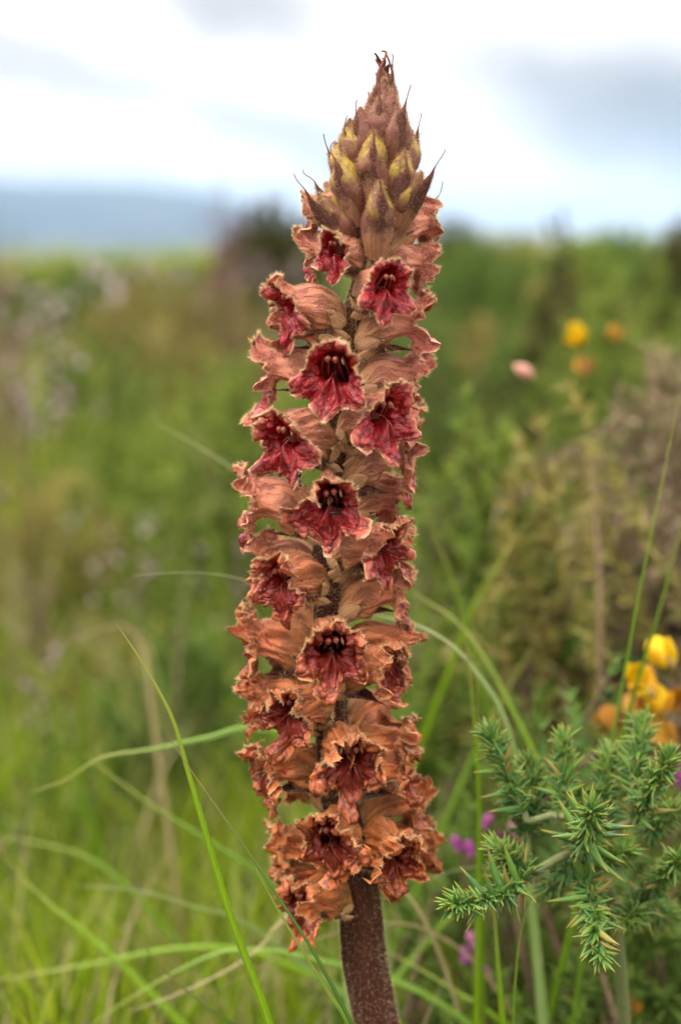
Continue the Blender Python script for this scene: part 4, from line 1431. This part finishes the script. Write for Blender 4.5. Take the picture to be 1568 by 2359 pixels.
BLADES = [
    ('broad bright green folded grass blade leaning beside the lower flowers', [(268, 1435), (330, 1530), (395, 1650), (432, 1775), (482, 1950), (532, 2120), (588, 2270), (622, 2370)], -0.015, 30, 'bright'),
    ('thin dark grass blade crossing in front of the lowest flowers', [(385, 1690), (430, 1760), (500, 1860), (580, 1975), (650, 2080), (720, 2190), (790, 2320)], -0.030, 13, 'dark'),
    ('green grass blade running below the lowest flower to the stem', [(588, 2000), (640, 2095), (700, 2195), (760, 2290), (812, 2370)], -0.026, 24, 'mid'),
    ('arching light green blade with a bleached withered tip', [(70, 1825), (150, 1797), (235, 1745), (350, 1725), (480, 1697), (575, 1675), (690, 1720), (760, 1950)], 0.055, 26, 'mid'),
    ('thin pale blade sticking out level with the middle flowers', [(308, 1326), (450, 1319), (575, 1340), (680, 1400), (740, 1560), (760, 1800)], 0.035, 14, 'glaucous'),
    ('blurred pale blade slanting behind the flowers near the ant', [(360, 975), (450, 1025), (565, 1105), (680, 1260), (740, 1500)], 0.10, 18, 'glaucous'),
    ('tall slim green stalk in front of the brown dead gorse', [(1562, 912), (1530, 1080), (1480, 1320), (1440, 1530), (1405, 1720), (1380, 1900)], 0.045, 15, 'mid'),
    ('second green stalk beside the yellow gorse blossoms', [(1600, 1060), (1568, 1215), (1520, 1400), (1465, 1580), (1405, 1800)], 0.065, 19, 'mid'),
    ('glaucous broad blade curving out from behind the spike', [(850, 1412), (900, 1425), (970, 1445), (1045, 1490), (1105, 1560), (1155, 1640), (1190, 1760), (1205, 1900)], 0.050, 28, 'glaucous'),
    ('broad blurred green blade slanting down to the gorse sprig', [(950, 1365), (1050, 1430), (1120, 1520), (1180, 1630), (1235, 1740)], 0.085, 32, 'bright'),
    ('upright slender green stem between spike and gorse sprig', [(1058, 1375), (1075, 1500), (1090, 1650), (1102, 1850), (1100, 2080), (1098, 2330)], 0.045, 17, 'bright'),
    ('thin upright pale stalk beside the slender green stem', [(1085, 1400), (1098, 1530), (1102, 1660), (1104, 1800), (1108, 2000)], 0.06, 12, 'mid'),
    ('bright wide blade rising below the gorse sprig', [(1128, 2010), (1138, 2110), (1146, 2220), (1158, 2370)], 0.010, 30, 'bright'),
    ('thin bent dark blade in front of the gorse sprig', [(1246, 2018), (1208, 2110), (1190, 2210), (1180, 2370)], 0.000, 13, 'mid'),
    ('yellow green blade slanting down from the bare lower stem', [(880, 2185), (980, 2240), (1060, 2290), (1110, 2320)], 0.065, 20, 'bright'),
    ('long blurred blade hanging behind the middle flowers', [(955, 1110), (1000, 1230), (1050, 1360), (1090, 1500), (1120, 1620)], 0.14, 22, 'mid'),
    ('blurred broad blade leaning over the dark hollow', [(1225, 1180), (1150, 1300), (1100, 1380), (1060, 1480)], 0.15, 34, 'bright'),
    ('dark green blade low in the grass beside the broad bright blade', [(310, 2150), (370, 2225), (450, 2300), (540, 2365)], 0.015, 16, 'dark'),
    ('soft pale blade lying level low in the grass', [(180, 2040), (320, 2052), (450, 2090), (540, 2115), (640, 2180)], 0.075, 20, 'glaucous'),
    ('blurred blade slanting behind the two crossing blades', [(190, 1735), (330, 1840), (470, 1930), (590, 2010), (690, 2120)], 0.09, 20, 'mid'),
    ('yellowish blade lying across the bottom of the grass', [(-20, 2260), (200, 2222), (400, 2185), (560, 2188), (700, 2240)], 0.09, 18, 'bright'),
    ('long bent blade with a pale glint low in the grass', [(180, 2380), (330, 2280), (470, 2205), (560, 2185), (700, 2200)], 0.055, 24, 'mid'),
    ('dry straw blade leaning low in the grass', [(300, 2330), (420, 2285), (540, 2225), (610, 2170), (650, 2120)], 0.05, 13, 'dry'),
    ('tiny green blade tip beside the broad bright blade', [(540, 2208), (565, 2250), (590, 2300)], -0.005, 12, 'mid'),
    ('pale green blade reaching from the lowest flowers to the gorse sprig', [(960, 2035), (1040, 2008), (1110, 1998), (1200, 2010)], 0.055, 30, 'glaucous'),
    ('green blade crossing behind the bare lower stem', [(930, 2050), (990, 2130), (1050, 2210), (1100, 2290)], 0.085, 28, 'mid'),
    ('tall blurred upright stalk bending over in the grass', [(150, 1360), (205, 1480), (195, 1640), (185, 1790), (210, 1900), (260, 2060)], 0.24, 18, 'mid'),
    ('blurred blade low beside the tall blurred upright stalk', [(-20, 1925), (80, 1940), (180, 1965), (260, 2010), (330, 2080)], 0.14, 18, 'mid'),
    ('green blade slanting down through the lower grass', [(0, 1960), (90, 2060), (200, 2150), (290, 2230)], 0.09, 24, 'bright'),
    ('straw blade bent over beside the tall blurred stalk', [(60, 1500), (180, 1470), (280, 1440), (330, 1500), (350, 1640)], 0.20, 18, 'dry'),
    ('pale straw blade lying over the low grass', [(470, 2290), (560, 2250), (640, 2200), (700, 2170)], 0.06, 12, 'dry'),
    ('slanting blade behind the upright slender stem', [(1230, 1480), (1140, 1640), (1080, 1760), (1020, 1900)], 0.13, 22, 'mid'),
    ('long blade crossing under the lowest flowers behind the bare stem', [(1180, 1940), (1080, 2060), (980, 2170), (880, 2290)], 0.10, 26, 'mid'),
]
for i, (lab, pts, Y, w, mt) in enumerate(BLADES):
    grass_blade(lab, pts, Y, w, mt, i)


# ------------------------------------------------------------------ the sharp gorse sprig beside the spike
def spine_mesh(seed, small=False):
    """curved furrowed spine of unit length along +Z"""
    rs = np.random.RandomState(seed)
    n, nv = 7, 6
    t = np.linspace(0, 1, n)
    P = np.stack([0.10 * t ** 2 * rs.uniform(0.2, 1), 0.03 * np.sin(t * 3), t], -1)
    r = 0.085 * np.interp(t, [0, 0.25, 0.6, 1], [0.8, 1.0, 0.72, 0.03])
    V, F, T = tube(P, r, nv)
    A = np.stack([T, np.full(len(T), rs.uniform(0.2, 0.9)), 0 * T, 0 * T], -1)
    me = mesh('spine', V, F, {'fl': A})
    me.materials.append(M['gorse'])
    return me


SPINES = [spine_mesh(k) for k in range(7)]
SPINES.append(spine_mesh(8))
SPINES[7].materials[0] = M['gorse_olive']        # a few spines have yellowed


def small_spines(rs, P, T, n):
    """short leaf-like spines crowded along a shoot, as one mesh"""
    V, F, A, off = [], [], [], 0
    for k in range(n):
        t = rs.uniform(0.05, 1.0) ** 0.8
        i = min(int(t * (len(P) - 1)), len(P) - 2)
        c = P[i] + (P[i + 1] - P[i]) * (t * (len(P) - 1) - i)
        d = norm(rs.normal(0, 1, 3) + T[i] * (0.7 + 0.9 * t))
        L = rs.uniform(0.0028, 0.0065)
        v, f, tt = tube([c, c + d * L * 0.35, c + d * L * 0.75, c + d * L], np.array((0.8, 1.0, 0.6, 0.05)) * 0.00052, 4)
        V.append(v); F.append(f + off); off += len(v)
        a = np.zeros((len(v), 4)); a[:, 0] = tt; a[:, 1] = rs.uniform(0.1, 0.6) + 0.4 * t
        A.append(a)
    return np.concatenate(V), np.concatenate(F), np.concatenate(A)


def shoot(root, tip, base, Yt, Yb, n, lmax, seed, bend=0.0, nsmall=270):
    Yt, Yb = Yt - 0.028, Yb - 0.028
    rs = np.random.RandomState(seed)
    a, b = at_y(*base, Yb), at_y(*tip, Yt)
    mid = (a + b) / 2 + np.array((0, 0, bend))
    P = catmull([a, mid, b], 20)
    T = norm(np.gradient(P, axis=0))
    O = np.array(root.location)
    v, f, _ = tube(P - O, np.linspace(0.0011, 0.0006, 20), 7)
    st = add('shoot', mesh('shoot', v, f), root, M['gstem'])
    for k in range(n):
        t = (k + rs.uniform(0, 1)) / n
        t = 0.06 + 0.94 * t
        x = t * 19
        i = min(int(x), 18)
        c = P[i] + (P[i + 1] - P[i]) * (x - i)
        ang = k * 2.399 + rs.uniform(-0.3, 0.3)
        ref = norm(np.cross(T[i], (0.3, 0.9, 0.1)))
        ref2 = np.cross(T[i], ref)
        rad = ref * math.cos(ang) + ref2 * math.sin(ang)
        open_a = R(72 - 52 * t ** 2.2 + rs.uniform(-14, 14))
        d = norm(T[i] * math.cos(open_a) + rad * math.sin(open_a))
        L = lmax * rs.uniform(0.35, 1.08) * (1.0 - 0.45 * t ** 3)
        o = add('spine', SPINES[rs.randint(8)], st)
        q = Vector(d).to_track_quat('Z', 'X')
        o.rotation_mode = 'QUATERNION'
        o.rotation_quaternion = q
        o.location = c - O
        o.scale = (L * rs.uniform(0.9, 1.2),) * 2 + (L,)
    V, F, A = small_spines(rs, P - O, T, nsmall)
    tag(add('small_spines', mesh('small_spines', V, F, {'fl': A}), st, M['gorse']), kind='stuff')


gz0 = at_y(1320, 1960, 0.03)
sprig = tag(empty('gorse_bush', (gz0[0] + 0.02, 0.05, 0.0)), 'sharp blue green gorse sprig with yellow tipped spines beside the lower flowers', 'shrub')
SO = np.array(sprig.location)


def twig(pts, r0, r1):
    P = catmull(pts, 24)
    v, f, _ = tube(P - SO, np.linspace(r0, r1, 24), 8)
    add('branch', mesh('branch', v, f), sprig, M['gstem'])


J = at_y(1335, 1960, 0.002)
twig([SO + (0, 0, -0.004), SO + (0.004, 0.0, 0.05), at_y(1420, 2150, 0.022), J], 0.0022, 0.0014)
twig([J, at_y(1290, 1975, -0.003), at_y(1223, 2013, -0.008)], 0.0013, 0.0010)
twig([J, at_y(1340, 1930, 0.002), at_y(1295, 1879, 0.002), at_y(1214, 1892, 0.002)], 0.0013, 0.0009)
twig([J, at_y(1400, 1920, 0.007), at_y(1470, 1879, 0.007)], 0.0014, 0.0010)
twig([at_y(1420, 2150, 0.022), at_y(1450, 2100, 0.022), at_y(1490, 2060, 0.017)], 0.0014, 0.0010)
SHOOTS = [  # tip, base, Y tip, Y base, spines, spine length
    ((1362, 1868), (1345, 1965), -0.008, 0.030, 40, 0.0130, 0.0), ((1040, 2085), (1223, 2013), 0.000, 0.020, 38, 0.0115, -0.002),
    ((1382, 2200), (1345, 2010), 0.005, 0.030, 40, 0.0120, 0.002), ((1124, 1685), (1214, 1892), 0.035, 0.030, 30, 0.0095, 0.0),
    ((1296, 1705), (1300, 1890), 0.040, 0.030, 34, 0.0090, 0.0), ((1480, 1665), (1452, 1840), 0.045, 0.035, 32, 0.0085, 0.0),
    ((1536, 1750), (1462, 1890), 0.025, 0.035, 36, 0.0090, 0.0), ((1566, 1975), (1480, 2080), 0.025, 0.045, 28, 0.0085, 0.0),
    ((1150, 1960), (1225, 2025), 0.020, 0.020, 20, 0.0080, 0.0), ((1440, 2120), (1490, 2060), 0.03, 0.045, 16, 0.0090, 0.0),
    ((1215, 1760), (1240, 1900), 0.045, 0.035, 0, 0.008, 0.0), ((1400, 1740), (1390, 1900), 0.045, 0.035, 0, 0.008, 0.0),
    ((1440, 1960), (1370, 1990), 0.03, 0.035, 0, 0.008, 0.0), ((1260, 2050), (1320, 1990), 0.04, 0.035, 0, 0.008, 0.0),
    ((1545, 1870), (1480, 1920), 0.04, 0.04, 0, 0.008, 0.0), ((1540, 2110), (1480, 2090), 0.05, 0.05, 0, 0.008, 0.0),
    ((1330, 1830), (1340, 1950), 0.04, 0.035, 0, 0.008, 0.0), ((1180, 1830), (1215, 1930), 0.04, 0.035, 0, 0.008, 0.0),
]
for k, (tp, bs, yt, yb, n, lm, bd) in enumerate(SHOOTS):
    shoot(sprig, tp, bs, yt, yb, n, lm, 300 + k, bd)


# ------------------------------------------------------------------ purple bell heather behind the gorse sprig
def bell_spray(label, pts, Y, seed, size=0.0038):
    rs = np.random.RandomState(seed)
    C = [at_y(x, y, Y + rs.uniform(-0.004, 0.004)) for x, y in pts]
    gx, gy = C[0][0] + 0.01, Y + 0.02
    root = tag(empty('bell_heather', (gx, gy, float(ground_h(np.array(gx), np.array(gy))))), label, 'heather', 'purple bell heather sprays')
    O = np.array(root.location)
    top = np.mean(C, 0)
    v, f, _ = tube(catmull([O * 1.0 - (0, 0, 0.003), (O + top) / 2 + (0.004, 0, 0), top], 14) - O, np.linspace(0.0011, 0.0006, 14), 6)
    add('stem', mesh('stem', v, f), root, M['wood'])
    V, F, A = spiky_shoots(rs, np.array([(top - O) * 0.35]), np.array([norm(top - O)]), np.array([np.linalg.norm(top - O) * 0.6]), 60, 0.006, 0.0004)
    tag(add('leaves', mesh('leaves', V, F, {'fl': A}, False), root, M['heather']), kind='stuff')
    for c in C:
        d = norm(np.array((rs.uniform(-0.7, 0.7), rs.uniform(-0.8, 0), -0.8)))
        n, m = 9, 10
        t = np.linspace(0, 1, n)
        a = norm(np.cross(d, (0.2, 1, 0.1))); b = np.cross(d, a)
        rr = size * np.interp(t, [0, 0.15, 0.5, 0.85, 1.0], [0.08, 0.36, 0.46, 0.26, 0.34])
        va = np.arange(m) / m * 2 * PI
        V = c - O + d * (t[:, None, None] * size * 1.35) + rr[:, None, None] * (np.cos(va)[None, :, None] * a + np.sin(va)[None, :, None] * b)
        A = np.zeros((n * m, 4)); A[:, 1] = rs.uniform(0, 1)
        add('bell_flower', mesh('bell_flower', V.reshape(-1, 3), grid_faces(n, m, True), {'fl': A}), root, M['bell'])


bell_spray('magenta bell heather glowing behind the slender green stem', [(1130, 1875), (1160, 1915), (1125, 1940), (1175, 1895)], 0.105, 1)
bell_spray('faded mauve bell heather between spike and gorse sprig', [(1045, 1925), (1075, 1935)], 0.10, 2)
bell_spray('purple bell heather spray low beside the bare stem', [(1078, 2145), (1098, 2185), (1108, 2225), (1068, 2180)], 0.085, 3)
bell_spray('small purple bell heather beyond the gorse sprig', [(1556, 1755), (1566, 1775)], 0.10, 4)


def fallen_leaf(label, px, py, Y, size, seed):
    rs = np.random.RandomState(seed)
    c = at_y(px, py, Y)
    root = None
    for k in range(4):
        a = k * 1.5 + rs.uniform(-0.3, 0.3)
        V, F, A, _, _ = petal_sheet(rs, np.zeros(3), (math.cos(a), math.sin(a) * 0.5, rs.uniform(0, 0.7)), (0, -0.5, 1.0), size, size * 0.42, 0.6)
        A[:, 1] = rs.uniform(0, 1)
        if root is None:
            root = tag(add('withered_flower', mesh('withered_flower', V, F, {'fl': A}), None, M['ochre'], c), label, 'withered flower')
        else:
            add('petal', mesh('petal', V, F, {'fl': A}), root, M['ochre'])


fallen_leaf('orange brown withered blossom caught low in the gorse', 1445, 2335, 0.07, 0.005, 3)
fallen_leaf('dull brown withered blossom hanging in the shade under the gorse', 1445, 2200, 0.11, 0.005, 4)


# ------------------------------------------------------------------ two ants
def ant(label, px, py, dirpx, size, seed, lift=0.0004):
    rs = np.random.RandomState(seed)
    deps = bpy.context.evaluated_depsgraph_get()
    for k in range(200):                       # nearest point of the flower to the wanted spot
        qx, qy = px + 0.45 * k * math.cos(k * 2.4), py + 0.45 * k * math.sin(k * 2.4)
        d = Vector(norm(ray(qx, qy)))
        hit, loc, nrm, _, hob, _ = scene.ray_cast(deps, Vector(CAM), d)
        if hit and (loc - Vector(CAM)).length < 0.40 and hob.name.split('.')[0] in ('lower_lip', 'upper_lip', 'flower', 'bract', 'calyx_segment'):
            break
    nrm = np.array(nrm) if hit else -FWD
    if nrm @ np.array(d) > 0: nrm = -nrm
    nrm = norm(nrm * 0.5 - np.array(d) * 0.5)
    fwd = dirpx[0] * RGT - dirpx[1] * UPV
    fwd = norm(fwd - nrm * (fwd @ nrm))
    sd = np.cross(nrm, fwd)
    c0 = np.array(loc) + nrm * size * 0.22
    root = tag(empty('ant', c0), label, 'ant', None)

    def L(x, y, z): return (fwd * x + sd * y + nrm * z) * size
    v, f = blob(L(-0.30, 0, 0.03), (0.145 * size, 0.20 * size), -fwd, 10, 12); add('gaster', mesh('gaster', v, f), root, M['ant'])
    v, f = blob(L(0.08, 0, 0.0), (0.075 * size, 0.17 * size), fwd, 10, 10); add('thorax', mesh('thorax', v, f), root, M['ant'])
    v, f = blob(L(-0.11, 0, 0.02), (0.035 * size, 0.05 * size), nrm, 6, 8); add('petiole', mesh('petiole', v, f), root, M['ant'])
    v, f = blob(L(0.33, 0, 0.0), (0.095 * size, 0.125 * size), fwd, 10, 12); add('head', mesh('head', v, f), root, M['ant'])
    for sg in (-1, 1):
        for x0, x1 in ((0.16, 0.36), (0.08, 0.10), (0.0, -0.26)):
            P = catmull([L(x0, sg * 0.05, -0.02), L((x0 + x1) / 2, sg * 0.24, 0.10), L(x1, sg * 0.36, -0.10), L(x1 * 1.25, sg * 0.42, -0.20)], 10)
            v, f, _ = tube(P, np.linspace(0.022, 0.010, 10) * size, 5)
            add('leg', mesh('leg', v, f), root, M['ant'])
        P = catmull([L(0.42, sg * 0.05, 0.03), L(0.52, sg * 0.17, 0.08), L(0.70, sg * 0.20, 0.0)], 8)
        v, f, _ = tube(P, 0.010 * size, 5)
        add('antenna', mesh('antenna', v, f), root, M['ant'])


bpy.context.view_layer.update()
ant('small black ant climbing at the lip of a red flower, beside the tube', 687, 1106, (0.05, 1.0), 0.0038, 1)
ant('small black ant lying across the open throat of a front flower', 773, 1183, (1.0, -0.25), 0.0037, 2)


# ------------------------------------------------------------------ the air over the valley
def build_haze():
    x0, x1, y0, y1, z0, z1 = -9500, 9500, -9500, 9500, -400, 330
    V = np.array([(x, y, z) for z in (z0, z1) for y in (y0, y1) for x in (x0, x1)])
    F = np.array([(0, 2, 3, 1), (4, 5, 7, 6), (0, 1, 5, 4), (2, 6, 7, 3), (0, 4, 6, 2), (1, 3, 7, 5)])
    m = bpy.data.materials.new('haze_air')
    m.use_nodes = True
    t = m.node_tree
    t.nodes.clear()
    out = N(t, 'ShaderNodeOutputMaterial')
    vol = N(t, 'ShaderNodeVolumePrincipled')
    vol.inputs['Color'].default_value = (0.40, 0.65, 0.97, 1)
    vol.inputs['Density'].default_value = 0.00011
    t.links.new(vol.outputs[0], out.inputs['Volume'])
    o = add('haze', mesh('haze', V, F, None, False), None, m)
    tag(o, 'thin blue haze lying over the valley and the moor', 'haze', kind='stuff')


build_haze()
